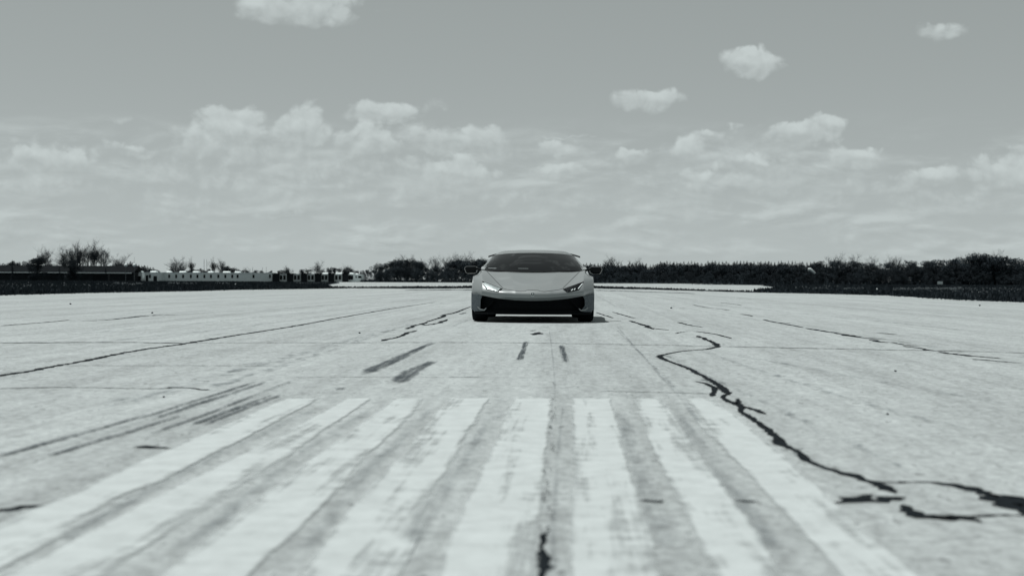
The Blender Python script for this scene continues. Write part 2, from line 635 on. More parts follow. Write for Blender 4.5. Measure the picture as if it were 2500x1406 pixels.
# ------------------------------------------------------------------ things laid on the runway surface (parts of it)
def ribbon(name, pts, width, mt, z=0.003, step=None, jit=0.35, taper=True, cols=1, px=True, wander=0.13):
    """strip along a path on the ground; width in metres, one number or one per point"""
    P = [gp(*p) for p in pts] if px else list(pts)
    W = width if isinstance(width, (list, tuple)) else [width] * len(P)
    path, ws = [], []
    for i in range(len(P) - 1):
        L = math.dist(P[i], P[i + 1])
        st = step or max(0.012, min(0.25, 0.35 * (W[i] + W[i + 1]) / 2 + 0.002 * math.hypot(*P[i])))
        n = max(2, min(160, int(L / st)))
        for k in range(n):
            t = k / n
            # Catmull-Rom
            p0, p1, p2, p3 = (P[max(i - 1, 0)], P[i], P[i + 1], P[min(i + 2, len(P) - 1)])
            q = []
            for c in range(2):
                q.append(0.5 * (2 * p1[c] + (p2[c] - p0[c]) * t + (2 * p0[c] - 5 * p1[c] + 4 * p2[c] - p3[c]) * t * t
                                + (3 * p1[c] - p0[c] - 3 * p2[c] + p3[c]) * t ** 3))
            path.append(q)
            ws.append(W[i] * (1 - t) + W[i + 1] * t)
    path.append(list(P[-1]))
    ws.append(W[-1])
    n = len(path)
    vs, fs, fade = [], [], []
    drift = 0.0
    for i in range(n):
        a, b = path[max(i - 1, 0)], path[min(i + 1, n - 1)]
        dx, dy = b[0] - a[0], b[1] - a[1]
        L = math.hypot(dx, dy) or 1
        nx, ny = -dy / L, dx / L
        e = 1.0
        if taper:
            e = min(1.0, (i + 0.3) / 3.0, (n - 1 - i + 0.3) / 3.0)
        drift = 0.6 * drift + rng.normal(0, wander * ws[i])
        wl = ws[i] / 2 * e * max(0.25, 1 + rng.normal(0, jit))
        wr = ws[i] / 2 * e * max(0.25, 1 + rng.normal(0, jit))
        for k in range(cols + 1):
            s = -wl + (wl + wr) * k / cols + drift
            vs.append((path[i][0] + nx * s, path[i][1] + ny * s, z))
            cf = 1.0 if cols == 1 else 1.0 - abs(2 * k / cols - 1) ** 3
            ef = min(1.0, i / (0.12 * n + 1), (n - 1 - i) / (0.12 * n + 1))
            fade.append(cf * (ef if cols > 1 else 1.0))
    cN = cols + 1
    for i in range(n - 1):
        for k in range(cols):
            fs.append((i * cN + k, (i + 1) * cN + k, (i + 1) * cN + k + 1, i * cN + k + 1))
    me = mesh_of(name, vs, fs, mt)
    # faces up
    if len(me.polygons) and me.polygons[0].normal.z < 0:
        me.flip_normals()
    at_ = me.attributes.new('fade', 'FLOAT', 'POINT')
    at_.data.foreach_set('value', fade)
    return link(name, me, runway)


_ribbon = ribbon


def ribbon(name, pts, width, mt, z=0.003, **kw):
    o = _ribbon(name, pts, width, mt, z, **kw)
    if name == 'tar_crack':          # crumbled, stained lips either side of the crack
        W = width if isinstance(width, (list, tuple)) else [width] * len(pts)
        kk = dict(kw)
        kk.update(cols=4, jit=.5, taper=False)
        _ribbon('crumbled_edge', pts, [w_ * 2.4 for w_ in W], 'seep', z - .0008, **kk)
    return o


def z3(pts, ox, oy, s):
    return [(ox + x * s, oy + y * s) for x, y in pts]


# tar-sealed cracks
ribbon('tar_crack', [(1703, 820), (1722, 828), (1735, 834), (1757, 846)], [.05, .05, .04, .07], 'tar')
ribbon('tar_crack', [(1758, 846), (1720, 853), (1670, 857), (1630, 864), (1610, 871), (1628, 880), (1660, 892), (1692, 905), (1722, 922), (1750, 938), (1772, 955), (1781, 962)],
       [.06, .04, .03, .03, .06, .04, .035, .04, .035, .04, .05, .05], 'tar', jit=.2, wander=.05)
ribbon('tar_crack', [(1781, 961), (1764, 969), (1775, 978), (1795, 986), (1812, 994), (1808, 1004), (1830, 1018), (1850, 1032), (1872, 1048), (1893, 1066), (1902, 1080),
                     (1925, 1093), (1950, 1105), (1962, 1118), (1985, 1132), (2012, 1142), (2040, 1150), (2060, 1157), (2090, 1164), (2110, 1172), (2135, 1180), (2160, 1192), (2188, 1205)],
       [.033, .028, .033, .042, .037, .025, .032, .032, .036, .036, .055, .024, .024, .038, .024, .019, .024, .048, .052, .024, .045, .05, .015], 'tar', jit=.2, wander=.05)
ribbon('tar_crack', [(1797, 988), (1806, 974)], [.03, .025], 'tar')
ribbon('tar_crack', [(1812, 993), (1835, 998), (1850, 1004), (1866, 1011)], [.035, .03, .03, .03], 'tar')
ribbon('tar_crack', [(1695, 931), (1722, 937), (1740, 947), (1742, 958), (1740, 968)], [.012, .03, .035, .03, .035], 'tar', jit=.15)
ribbon('tar_crack', [(2028, 1229), (2062, 1226), (2090, 1219), (2112, 1213), (2140, 1208)], [.025, .03, .08, .04, .015], 'tar', jit=.45)
ribbon('tar_crack', [(2100, 1222), (2150, 1225), (2168, 1216), (2185, 1220), (2212, 1221)], [.02, .03, .08, .03, .04], 'tar', jit=.45)
ribbon('tar_crack', [(2200, 1232), (2218, 1247), (2235, 1256), (2275, 1258), (2300, 1264), (2330, 1261), (2370, 1263), (2430, 1258), (2520, 1260)], [.02, .04, .07, .03, .055, .04, .03, .015, .015], 'tar')
ribbon('tar_crack', [(2205, 1259), (2240, 1262), (2290, 1266), (2345, 1266), (2400, 1277)], [.02, .04, .04, .05, .015], 'tar')
ribbon('tar_crack', [(2140, 1178), (2190, 1178), (2250, 1177), (2300, 1180), (2340, 1189), (2375, 1196), (2405, 1205), (2430, 1216)], [.03, .02, .015, .035, .04, .045, .045, .06], 'tar')
ribbon('tar_crack', [(2412, 1205), (2440, 1214), (2455, 1227), (2480, 1240), (2530, 1268)], [.04, .10, .11, .04, .035], 'tar', jit=.45)
ribbon('tar_crack', [(2440, 1208), (2475, 1214), (2520, 1226)], [.03, .04, .04], 'tar')
ribbon('tar_crack', [(2470, 1228), (2500, 1236), (2530, 1244)], [.03, .03, .03], 'tar')
# hairline side branches
for (bx, by) in ((1700, 908), (1745, 935), (1775, 957), (1790, 984), (1822, 1012), (1850, 1032), (1880, 1055), (1902, 1079), (1940, 1100), (1975, 1126), (2020, 1144),
                 (2058, 1158), (2100, 1168), (2140, 1183), (2170, 1196), (2060, 1226), (2110, 1218), (2240, 1257), (2300, 1263), (2350, 1191), (2400, 1204), (2450, 1222), (2470, 1236)):
    for q_ in range(1):
        p0 = gp(bx + rng.uniform(-12, 12), by + rng.uniform(-3, 3))
        a_ = rng.uniform(0, 6.28)
        L_ = rng.uniform(.015, .045)
        p1 = (p0[0] + L_ * math.cos(a_), p0[1] + L_ * 1.6 * math.sin(a_))
        p2 = (p1[0] + L_ * .7 * math.cos(a_ + rng.normal(0, .7)), p1[1] + L_ * math.sin(a_ + rng.normal(0, .7)))
        ribbon('hairline_crack', [p0, p1, p2], [.010, .006, .002], 'tar', .0031, px=False, jit=.4, step=.02)
# far right crack
rc = z3([(250, 66), (360, 88), (430, 94), (500, 105)], 1600, 720, .36)
ribbon('tar_crack', rc, .045, 'tar')
ribbon('tar_crack', z3([(575, 130), (620, 136), (662, 146)], 1600, 720, .36), .05, 'tar')
ribbon('tar_crack', z3([(725, 167), (800, 183), (870, 196), (940, 209), (1000, 222)], 1600, 720, .36), .045, 'tar')
ribbon('tar_crack', z3([(1020, 226), (1060, 234), (1150, 247), (1230, 261), (1310, 276), (1385, 290)], 1600, 720, .36), [.03, .06, .06, .04, .09, .05], 'tar')
ribbon('tar_crack', z3([(1310, 272), (1400, 290), (1470, 298), (1560, 302)], 1600, 720, .36), [.1, .03, .1, .05], 'tar')
ribbon('tar_crack', z3([(1465, 304), (1540, 322), (1600, 322), (1680, 338), (1790, 348)], 1600, 720, .36), [.06, .06, .035, .03, .07], 'tar')
ribbon('tar_crack', z3([(1675, 346), (1750, 356), (1810, 364), (1860, 377), (1960, 380), (2110, 377)], 1600, 720, .36), [.04, .05, .03, .05, .03, .02], 'tar')
ribbon('tar_crack', z3([(1920, 386), (1990, 396), (2100, 410), (2180, 418), (2350, 433)], 1600, 720, .36), [.04, .05, .08, .05, .04], 'tar')
ribbon('tar_crack', z3([(2020, 388), (2120, 386)], 1600, 720, .36), .05, 'tar')
ribbon('tar_crack', z3([(2145, 435), (2250, 443), (2400, 457), (2500, 463)], 1600, 720, .36), [.07, .03, .03, .05], 'tar')
for a in ([(1310, 256), (1210, 254), (1150, 252)], [(940, 124), (985, 124)], [(960, 160), (1010, 160)], [(800, 186), (935, 194)], [(1500, 258), (1640, 268)], [(440, 52), (590, 70)], [(650, 78), (670, 78)], [(1455, 116), (1490, 116)]):
    ribbon('hairline_crack', z3(a, 1600, 720, .36), .05, 'tar')
ribbon('hairline_crack', z3([(150, 186), (230, 205), (320, 220)], 1600, 720, .36), [.05, .05, .02], 'tar')
ribbon('hairline_crack', z3([(135, 262), (180, 252), (250, 247), (320, 254), (420, 270), (515, 295)], 1600, 720, .36), [.04, .02, .02, .04, .04, .03], 'tar')
ribbon('hairline_crack', z3([(0, 228), (95, 240)], 1600, 720, .36), .03, 'tar')
# long joint crack on the left
ribbon('tar_crack', [(-60, 929), (0, 918), (60, 908), (100, 901), (140, 893), (180, 886), (222, 878), (300, 862), (370, 850), (440, 841), (480, 834), (600, 815), (720, 796), (840, 774), (950, 755), (1062, 738)],
       [.05, .05, .06, .05, .05, .035, .06, .05, .05, .05, .06, .05, .05, .045, .05, .03], 'tar', jit=.35)
# transverse joints
ribbon('transverse_joint', [(-60, 837), (0, 837), (100, 837), (230, 836), (380, 837), (452, 839)], [.045, .045, .08, .05, .06, .05], 'tar', jit=.4)
ribbon('transverse_joint', [(470, 838), (640, 837), (850, 837), (1060, 836)], .03, 'tar', jit=.6)
ribbon('transverse_joint', [(1060, 836), (1250, 837), (1400, 839), (1560, 842), (1640, 843), (1757, 846)], .032, 'tar', jit=.45)
ribbon('transverse_joint', [(1757, 846), (1900, 849), (2050, 852), (2200, 855), (2280, 856)], .042, 'tar', jit=.4)
ribbon('transverse_joint', [(2280, 856), (2400, 859), (2520, 863)], .028, 'tar', jit=.5)
ribbon('hairline_crack', [(150, 893), (330, 893), (520, 893), (690, 894)], .016, 'tar', jit=.5)
ribbon('tar_crack', [(-60, 949), (0, 949), (140, 946), (300, 948), (390, 949), (420, 946), (470, 948), (490, 951)], [.02, .02, .022, .014, .02, .035, .02, .04], 'tar')
ribbon('tar_crack', [(485, 950), (500, 952), (518, 952)], [.05, .06, .015], 'tar')
ribbon('hairline_crack', [(700, 922), (840, 921), (960, 921), (1085, 921)], .013, 'tar', jit=.5)
ribbon('transverse_joint', [(1085, 921), (1130, 921), (1185, 922)], .022, 'tar', jit=.4)
ribbon('hairline_crack', [(1185, 922), (1245, 922)], .008, 'tar', jit=.5)
ribbon('hairline_crack', [(1465, 955), (1560, 957.5), (1650, 959), (1738, 962)], [.018, .013, .014, .014], 'tar', jit=.4)
ribbon('hairline_crack', [(2480, 1007), (2530, 1008)], .012, 'tar')
ribbon('tar_crack', [(320, 1092), (350, 1091), (425, 1095)], [.03, .055, .015], 'tar')
ribbon('tar_crack', [(-60, 1250), (0, 1246), (60, 1239), (110, 1235), (135, 1231)], [.055, .055, .05, .045, .012], 'tar')
ribbon('tar_crack', [(140, 1229), (165, 1225), (190, 1220), (208, 1217)], [.02, .06, .075, .02], 'tar')
ribbon('tar_crack', [(1558, 1222), (1590, 1224), (1622, 1223)], .04, 'tar')
ribbon('tar_crack', [(1788, 1222), (1820, 1224), (1856, 1226)], [.04, .04, .015], 'tar')
# jagged crack left of the car
ribbon('tar_crack', z3([(395, 335), (440, 322), (500, 310), (550, 290), (590, 272), (650, 258)], 800, 720, .336), [.05, .04, .04, .05, .05, .03], 'tar')
ribbon('tar_crack', z3([(565, 248), (590, 242), (640, 218), (680, 216), (720, 198)], 800, 720, .336), [.07, .06, .05, .07, .04], 'tar')
ribbon('tar_crack', z3([(690, 222), (740, 216), (800, 205), (850, 190), (870, 178)], 800, 720, .336), [.07, .07, .07, .06, .04], 'tar')
ribbon('tar_crack', z3([(720, 196), (800, 172), (835, 160), (850, 145), (930, 128), (1040, 84)], 800, 720, .336), [.04, .05, .08, .06, .06, .03], 'tar')
ribbon('hairline_crack', z3([(960, 140), (1000, 130)], 800, 720, .336), .05, 'tar')
ribbon('tar_crack', z3([(2070, 125), (2140, 145), (2230, 170)], 800, 720, .336), .04, 'tar')
ribbon('tar_crack', z3([(2195, 188), (2250, 206), (2300, 220), (2360, 250)], 800, 720, .336), [.06, .05, .07, .06], 'tar')
ribbon('hairline_crack', z3([(2330, 240), (2400, 248), (2480, 256)], 800, 720, .336), .04, 'tar')
ribbon('hairline_crack', z3([(1950, 128), (2075, 168)], 800, 720, .336), .04, 'tar')
ribbon('tar_crack', z3([(1480, 262), (1510, 258)], 800, 720, .336), .09, 'tar')
ribbon('tar_crack', z3([(1495, 292), (1520, 284), (1545, 272)], 800, 720, .336), [.06, .1, .06], 'tar')
# far left hairlines
ribbon('hairline_crack', z3([(0, 225), (150, 213), (350, 198), (510, 182)], 0, 720, .336), .05, 'tar')
ribbon('hairline_crack', z3([(590, 192), (800, 180), (1000, 158), (1085, 152)], 0, 720, .336), [.04, .05, .09, .09], 'tar')
ribbon('hairline_crack', z3([(1100, 152), (1180, 145), (1280, 149)], 0, 720, .336), .05, 'tar')
# crack down the centre joint, foreground
ribbon('tar_crack', [(1335, 1301), (1328, 1311), (1327, 1322), (1321, 1334), (1323, 1343), (1330, 1352), (1331, 1366), (1329, 1385), (1322, 1396), (1318, 1420)],
       [.03, .018, .014, .008, .008, .03, .03, .03, .014, .012], 'tar', jit=.25)
for k in range(46):      # crumbs of tar down the same joint
    t = rng.uniform(0, 1) ** 1.2
    y_ = 930 + 370 * t
    x_ = 1352 - 18 * t + rng.normal(0, 4 + 3 * t)
    p = gp(x_, y_)
    s = rng.uniform(.003, .009)
    a = rng.uniform(0, 6.28)
    n_ = 6
    vs = [(p[0] + s * rng.uniform(.6, 1.2) * math.cos(a + i * 1.047), p[1] + 1.7 * s * rng.uniform(.6, 1.2) * math.sin(a + i * 1.047), 0.0075) for i in range(n_)]
    obj('tar_spot', vs, [tuple(range(n_))], 'tar', runway)

# painted stripes: top x pair at y=976, bottom x pair at y=1390
STR = [((692, 779), (-280, 20)), ((846, 905), (40, 307)), ((961, 1042), (392, 645)), ((1087, 1194), (729, 985)),
       ((1248, 1352), (1062, 1318)), ((1393, 1497), (1388, 1614)), ((1540, 1623), (1702, 1917)), ((1648, 1752), (2028, 2236))]
for (a, b), (c, d) in STR:
    A0, A1 = Vector(gp(a, 971)), Vector(gp(b, 971))
    # true edge lines on the ground, through the measured points
    l1, l2 = Vector(gp(a, 976)), Vector(gp(c, 1390))
    r1, r2 = Vector(gp(b, 976)), Vector(gp(d, 1390))
    n, cc = 70, 8
    vs, fs, fade = [], [], []
    for i in range(n + 1):
        t = i / n * 2.35 - 0.012
        pl, pr = l1.lerp(l2, t), r1.lerp(r2, t)
        jl, jr = rng.normal(0, .0012), rng.normal(0, .0012)
        for k in range(cc + 1):
            s = k / cc
            p = pl.lerp(pr, s)
            vs.append((p.x + jl * (1 - s) + jr * s, p.y + (rng.normal(0, .012) if i == 0 else 0), 0.004))
            fade.append(1.12 - 0.62 * abs(2 * s - 1) ** 6)
    for i in range(n):
        for k in range(cc):
            fs.append((i * (cc + 1) + k, (i + 1) * (cc + 1) + k, (i + 1) * (cc + 1) + k + 1, i * (cc + 1) + k + 1))
    me = mesh_of('painted_stripe', vs, fs, 'paint')
    if me.polygons[0].normal.z < 0:
        me.flip_normals()
    me.attributes.new('fade', 'FLOAT', 'POINT').data.foreach_set('value', fade)
    link('painted_stripe', me, runway)

# rubber marks
ribbon('tyre_mark', [(1068, 834), (1030, 848), (985, 869), (940, 890), (900, 908), (866, 923)], [.12, .10, .15, .17, .18, .12], 'rubber', .006, cols=6, jit=.06, taper=False, wander=.02)
ribbon('tyre_mark', [(1066, 880), (1040, 890), (1010, 906), (985, 922), (958, 941)], [.13, .13, .17, .18, .15], 'rubber', .006, cols=6, jit=.06, taper=False, wander=.02)
ribbon('tyre_mark', [(846, 945), (832, 949), (816, 954)], .08, 'rubber', .006, cols=4, jit=.1, taper=False)
ribbon('tyre_mark', [(1284, 832), (1280, 848), (1273, 866), (1267, 884)], [.09, .07, .07, .10], 'rubber', .006, cols=5, jit=.06, taper=False, wander=.02)
ribbon('tyre_mark', [(1369, 842), (1373, 856), (1378, 872), (1383, 888)], [.09, .08, .08, .10], 'rubber', .006, cols=5, jit=.06, taper=False, wander=.02)
for x0, y0, x1, y1 in ((1288, 836, 1266, 884), (1278, 836, 1262, 880), (1366, 846, 1376, 886), (1375, 846, 1388, 886)):
    ribbon('scored_line', [(x0, y0), (x1, y1)], .006, 'paint', .008, cols=2, jit=.1, taper=False, wander=.02)
def streak_set(pts, widths, n, spread, z):
    # one tyre leaves several thin parallel lines of rubber
    P = [gp(*p) for p in pts]
    for k in range(n):
        off = spread * (k / max(1, n - 1) - .5) + rng.normal(0, .006)
        q = [(x + off * math.cos(RUN_ANG), y - off * math.sin(RUN_ANG)) for x, y in P]
        ribbon('tyre_mark', q, [w * rng.uniform(.7, 1.2) for w in widths], 'rubber' if k % 2 == 0 else 'rubber_soft', z + k * .00004, cols=4, jit=.12, taper=False, wander=.02, px=False)


streak_set([(652, 930), (560, 960), (465, 990), (346, 1030)], [.03, .05, .05, .035], 4, .10, .006)
streak_set([(420, 1008), (346, 1030), (230, 1064), (120, 1096), (0, 1128)], [.02, .03, .05, .05, .05], 3, .16, .0062)
streak_set([(690, 962), (600, 995), (530, 1022), (470, 1046)], [.03, .045, .045, .03], 4, .09, .0064)
streak_set([(740, 925), (690, 942), (505, 1015), (420, 1045), (352, 1073)], [.02, .025, .03, .045, .02], 2, .04, .0066)
ribbon('tyre_mark', [(775, 972), (705, 1005), (640, 1035), (575, 1073)], [.03, .04, .05, .04], 'rubber_soft', .0075, cols=4, jit=.1, taper=False, wander=.02)
ribbon('tyre_mark', [(1003, 1078), (935, 1110), (860, 1148)], .012, 'rubber_soft', .0075, cols=4, jit=.1, taper=False, wander=.02)
ribbon('tyre_mark', [(560, 1092), (595, 1096), (615, 1090)], .02, 'rubber_soft', .0075, cols=4, jit=.1, taper=False)
ribbon('tyre_mark', [(1376, 980), (1362, 1100), (1350, 1300), (1352, 1440)], [.012, .03, .035, .035], 'rubber_soft', .0055, cols=5, jit=.08, taper=False, wander=.02)
ribbon('tyre_mark', [(1507, 990), (1545, 1100), (1600, 1260), (1660, 1420)], .11, 'rubber_soft', .0055, cols=5, jit=.08, taper=False, wander=.02)
ribbon('tyre_mark', [(1636, 985), (1700, 1080), (1830, 1250), (1950, 1420)], .10, 'rubber_soft', .0055, cols=5, jit=.08, taper=False, wander=.02)
ribbon('tyre_mark', [(1230, 985), (1130, 1120), (1040, 1260), (960, 1420)], .13, 'rubber_soft', .0055, cols=5, jit=.08, taper=False, wander=.02)
ribbon('tyre_mark', [(1070, 985), (960, 1090), (830, 1230), (690, 1420)], .10, 'rubber_soft', .0055, cols=5, jit=.08, taper=False, wander=.02)
ribbon('tyre_mark', [(930, 985), (800, 1070), (600, 1220), (350, 1420)], .12, 'rubber_soft', .0055, cols=5, jit=.08, taper=False, wander=.02)
ribbon('tyre_mark', [(800, 985), (640, 1060), (420, 1170), (20, 1400)], .10, 'rubber_soft', .0055, cols=5, jit=.08, taper=False, wander=.02)
ribbon('tyre_mark', [(1500, 790), (1560, 860), (1640, 950), (1760, 1090)], .05, 'rubber_soft', .0058, cols=5, jit=.08, taper=False, wander=.02)
ribbon('tyre_mark', [(1340, 800), (1352, 900), (1350, 985)], .03, 'rubber_soft', .0058, cols=5, jit=.08, taper=False, wander=.02)
for pts_, w_ in (([(1690, 850), (1900, 920), (2200, 1010), (2540, 1090)], .10), ([(1590, 850), (1750, 930), (1900, 1000), (2130, 1110), (2400, 1230)], .09),
                 ([(1760, 860), (2000, 905), (2300, 960), (2540, 1003)], .10), ([(1030, 785), (700, 872), (400, 955), (0, 1075)], .30), ([(980, 800), (700, 890), (420, 975)], .16),
                 ([(1020, 742), (700, 785), (300, 830), (0, 868)], .22), ([(1050, 735), (600, 778), (0, 832)], .2), ([(1080, 728), (500, 765), (0, 792)], .3),
                 ([(1560, 735), (1900, 790), (2200, 835), (2500, 885)], .16), ([(1650, 735), (2000, 770), (2500, 822)], .25), ([(1500, 800), (1600, 900), (1690, 985)], .05)):
    ribbon('dirt_streak', pts_, w_, 'streak', .0048, cols=5, jit=.2, taper=False, wander=.05)
for k in range(26):      # faint rubber lines running with the runway
    lat = rng.uniform(-17, 15)
    y0 = rng.uniform(8, 40)
    L = rng.uniform(10, 55)
    q = math.tan(RUN_ANG)
    ribbon('tyre_mark', [(lat + q * (y0 + L * t / 3) + rng.normal(0, .04), y0 + L * t / 3) for t in range(4)], rng.uniform(.08, .3), 'rubber_soft', .0022 + .00003 * k, step=1.2, cols=4, jit=.15, taper=False, px=False, wander=.05)
for k in range(10):
    x_, y_ = rng.uniform(2000, 2500), rng.uniform(1150, 1215)
ribbon('surface_stain', [(2390, 1168), (2440, 1180), (2470, 1178)], .09, 'seep', .006, cols=5, jit=.3, taper=False)
ribbon('surface_stain', [(1205, 975), (1230, 985), (1250, 990)], .09, 'rubber_soft', .0085, cols=5, jit=.3, taper=False)


# ================================================================== VERGES
def in_poly(x, y, poly):
    c = np.zeros(len(x), bool)
    n = len(poly)
    for i in range(n):
        x0, y0 = poly[i]
        x1, y1 = poly[(i + 1) % n]
        cond = ((y0 > y) != (y1 > y)) & (x < (x1 - x0) * (y - y0) / (y1 - y0 + 1e-12) + x0)
        c ^= cond
    return c


def tufts(name, P, h, w, mt, label, cat):
    """three crossed blades at each point"""
    n = len(P)
    vs = np.zeros((n * 3, 3, 3))
    for b in range(3):
        a = rng.uniform(0, 2 * math.pi, n)
        ca, sa = np.cos(a), np.sin(a)
        lean = rng.normal(0, .25, n) * h
        hh = h * rng.uniform(.5, 1.0, n)
        vs[b::3, 0] = np.stack([P[:, 0] - ca * w, P[:, 1] - sa * w, np.full(n, -.03)], 1)
        vs[b::3, 1] = np.stack([P[:, 0] + ca * w, P[:, 1] + sa * w, np.full(n, -.03)], 1)
        vs[b::3, 2] = np.stack([P[:, 0] + sa * lean, P[:, 1] + ca * lean, hh], 1)
    o = obj(name, vs.reshape(-1, 3), np.arange(n * 9).reshape(-1, 3), mt)
    o['kind'] = 'stuff'
    o['label'] = label
    o['category'] = cat
    return o


def scatter(poly, n, ymin, ymax, power=2.0):
    """random points, thinning with distance"""
    xs = [p[0] for p in poly]
    out = []
    tot = 0
    while tot < n:
        t = rng.uniform(0, 1, n * 4)
        y = ymin * (ymax / ymin) ** t
        x = rng.uniform(-0.42, 0.42, n * 4) * y
        k = in_poly(x, y, poly)
        q = np.stack([x[k], y[k]], 1)
        out.append(q)
        tot += len(q)
    return np.concatenate(out)[:n]


left_poly = [(-200, 20)] + [(x - .15, y) for x, y in near_l[2:] + L_EDGE] + [FAR_LO[0], (-27.5, 210), (-41, 330), (-73, 590), (-260, 590), (-260, 20)]
right_poly = [(x + .15, y) for x, y in [near_r[0]] + R_EDGE[::-1] + [END[-1]]] + [FAR_LO[-3], FAR_LO[-1], (53, 300), (61, 330), (52, 420), (102, 585), (260, 600), (260, 20)]
cross_poly = [L_EDGE[-1]] + END + FAR_LO[::-1][2:]
for nm, pl, n, y0, y1, hs, lab in (('verge_grass', left_poly, 16000, 45, 560, 0.22, 'rough dark grass on the verge left of the runway'),
                                   ('verge_grass', right_poly, 16000, 42, 570, 0.22, 'rough dark grass on the verge right of the runway'),
                                   ('verge_grass', cross_poly, 2600, 95, 230, 0.10, 'thin strip of dark turf crossing behind the car')):
    P = scatter(pl, n, y0, y1)
    d_ = P[:, 1]
    tufts(nm, P, hs * rng.uniform(.5, 1.4, n), 0.02 + d_ * 0.0008, 'grass', lab, 'grass')
# ragged turf creeping over the paving edge
E1 = np.array([(x + rng.normal(0, .25), y + rng.normal(0, .5)) for x, y in densify(near_l[2:] + L_EDGE, .06)])
tufts('edge_grass', E1, rng.uniform(.03, .14, len(E1)), 0.05 + 0 * E1[:, 0], 'grass', 'ragged grass creeping over the left edge of the paving', 'grass')
E2 = np.array([(x + rng.normal(0, .25), y + rng.normal(0, .5)) for x, y in densify(R_EDGE + [near_r[0]], .06)])
tufts('edge_grass', E2, rng.uniform(.03, .14, len(E2)), 0.05 + 0 * E2[:, 0], 'grass', 'ragged grass creeping over the right edge of the paving', 'grass')


def speckle(px_lines, name, label):
    P = []
    for (x0, y0, x1, y1, n, sp) in px_lines:
        for k in range(n):
            t = rng.uniform(0, 1)
            P.append(gp(x0 + (x1 - x0) * t, y0 + (y1 - y0) * t + rng.normal(0, sp)))
    P = np.array(P)
    vs, fs = [], []
    for (x, y) in P:
        s = rng.uniform(.4, 1.0) * (0.012 + .00035 * y)
        z = rng.uniform(.10, .26)
        k = len(vs)
        a = rng.uniform(0, 3.14)
        for i in range(5):
            w = a + i * 1.2566
            vs.append((x + s * math.cos(w), y + .3 * s * math.sin(w), z + s * .9 * math.sin(w)))
        vs.append((x, y - s * .4, z + .1 * s))
        fs += [(k + i, k + (i + 1) % 5, k + 5) for i in range(5)]
    o = obj(name, vs, fs, 'flower')
    o['kind'] = 'stuff'
    o['label'] = label
    o['category'] = 'flowers'
    return o


speckle([(2180, 711, 2350, 709, 330, 1.4), (2060, 712, 2110, 708, 50, 1.2), (2350, 710, 2500, 711, 90, 1.6), (2250, 716, 2500, 722, 60, 3),
         (1940, 707, 2030, 709, 40, .8), (2010, 701, 2050, 702, 12, .8)], 'pale_flowers', 'pale flower heads dotting the right verge in a long line')
speckle([(275, 696, 350, 697, 90, 1.6), (410, 695, 480, 696, 60, .9), (525, 695, 560, 695, 26, .7), (0, 702, 170, 701, 70, 4), (170, 701, 290, 699, 30, 3),
         (715, 694, 800, 694, 30, .8)], 'pale_flowers', 'pale flower heads dotting the left verge below the buildings')


# ================================================================== BUILDINGS far left
def window(parent, x, z, w, h, y, frame=False):
    o = MB().box(x - w / 2, x + w / 2, y - .03, y + .05, z - h / 2, z + h / 2).build('window', 'pane', parent)
    t = .12
    b = MB()
    b.box(x - w / 2 - t, x + w / 2 + t, y - .045, y + .02, z - h / 2 - t, z - h / 2 - .002)
    b.build('sill', 'wall_white', o)
    return o


def low_building(px0, px1, py_top, Y, depth, label, wins, group=None, win=(0.75, 1.35), caps=(), name='low_white_building', wall='wall_white', cat='building', parapet=.22, win_py=674.5, doors=()):
    a, b = at(px0, py_top, Y), at(px1, py_top, Y)
    cx = (a.x + b.x) / 2
    w = (b.x - a.x) / 2
    h = (a.z + b.z) / 2
    r = empty(name, (cx, Y + depth / 2, -.02))
    tag(r, label, cat, group)
    MB().box(-w, w, -depth / 2, depth / 2, 0, h - parapet).build('wall', wall, r)
    rf = MB().box(-w - .12, w + .12, -depth / 2 - .12, depth / 2 + .12, h - parapet, h)
    rf.build('roof', 'wall_white' if wall == 'wall_white' else 'roof_dark', r)
    for p in wins:
        q = at(p, win_py, Y)
        window(r, q.x - cx, q.z, win[0], win[1], -depth / 2)
    for (p, ww, hh) in doors:
        q = at(p, 680, Y)
        MB().box(q.x - cx - ww / 2, q.x - cx + ww / 2, -depth / 2 - .04, -depth / 2 + .05, 0, hh).build('door', 'wall_dark', r)
    for (c0, c1, ch) in caps:
        q0, q1 = at(c0, py_top, Y), at(c1, py_top, Y)
        x0, x1 = q0.x - cx, q1.x - cx
        v = [(x0, -1.6, h), (x1, -1.6, h), (x1, 1.6, h), (x0, 1.6, h), (x0 + .3, -1.2, h + ch), (x1 - .3, -1.2, h + ch), (x1 - .3, 1.2, h + ch), (x0 + .3, 1.2, h + ch)]
        obj('roof_vent', v, [(0, 1, 5, 4), (1, 2, 6, 5), (2, 3, 7, 6), (3, 0, 4, 7), (4, 5, 6, 7), (3, 2, 1, 0)], 'cap_white', r)
    return r


low_building(386, 664, 665.2, 560, 10, 'long low white building with a row of small dark windows', [413, 430, 447, 466, 482, 499, 515, 533, 550, 567, 580, 619, 659],
             caps=[(432, 447, .55), (465, 480, .55), (502, 515, .55), (539, 556, .55), (568, 582, .55), (400, 412, .5)])
low_building(326, 347, 664.6, 552, 8, 'leftmost small white hut with a bright roof cap, beside the dark shed', [329.5], caps=[(327, 342, .6)], name='white_hut', cat='hut', doors=[(341, 1.1, 2.0)])
low_building(353, 386, 664.6, 552, 8, 'small white hut with dark doorway at the left end of the long white building', [366], caps=[(362, 378, .6)], name='white_hut', cat='hut', doors=[(359, 1.0, 2.3), (379, 1.4, 2.0)])
U = [(1485, 1563), (1620, 1697), (1752, 1830), (1885, 1958), (2012, 2092), (2145, 2200)]
Dk = [(1427, 1485), (1563, 1617), (1697, 1750), (1830, 1885), (1958, 2010), (2092, 2145)]
ordn = ['first', 'second', 'third', 'fourth', 'fifth', 'sixth']
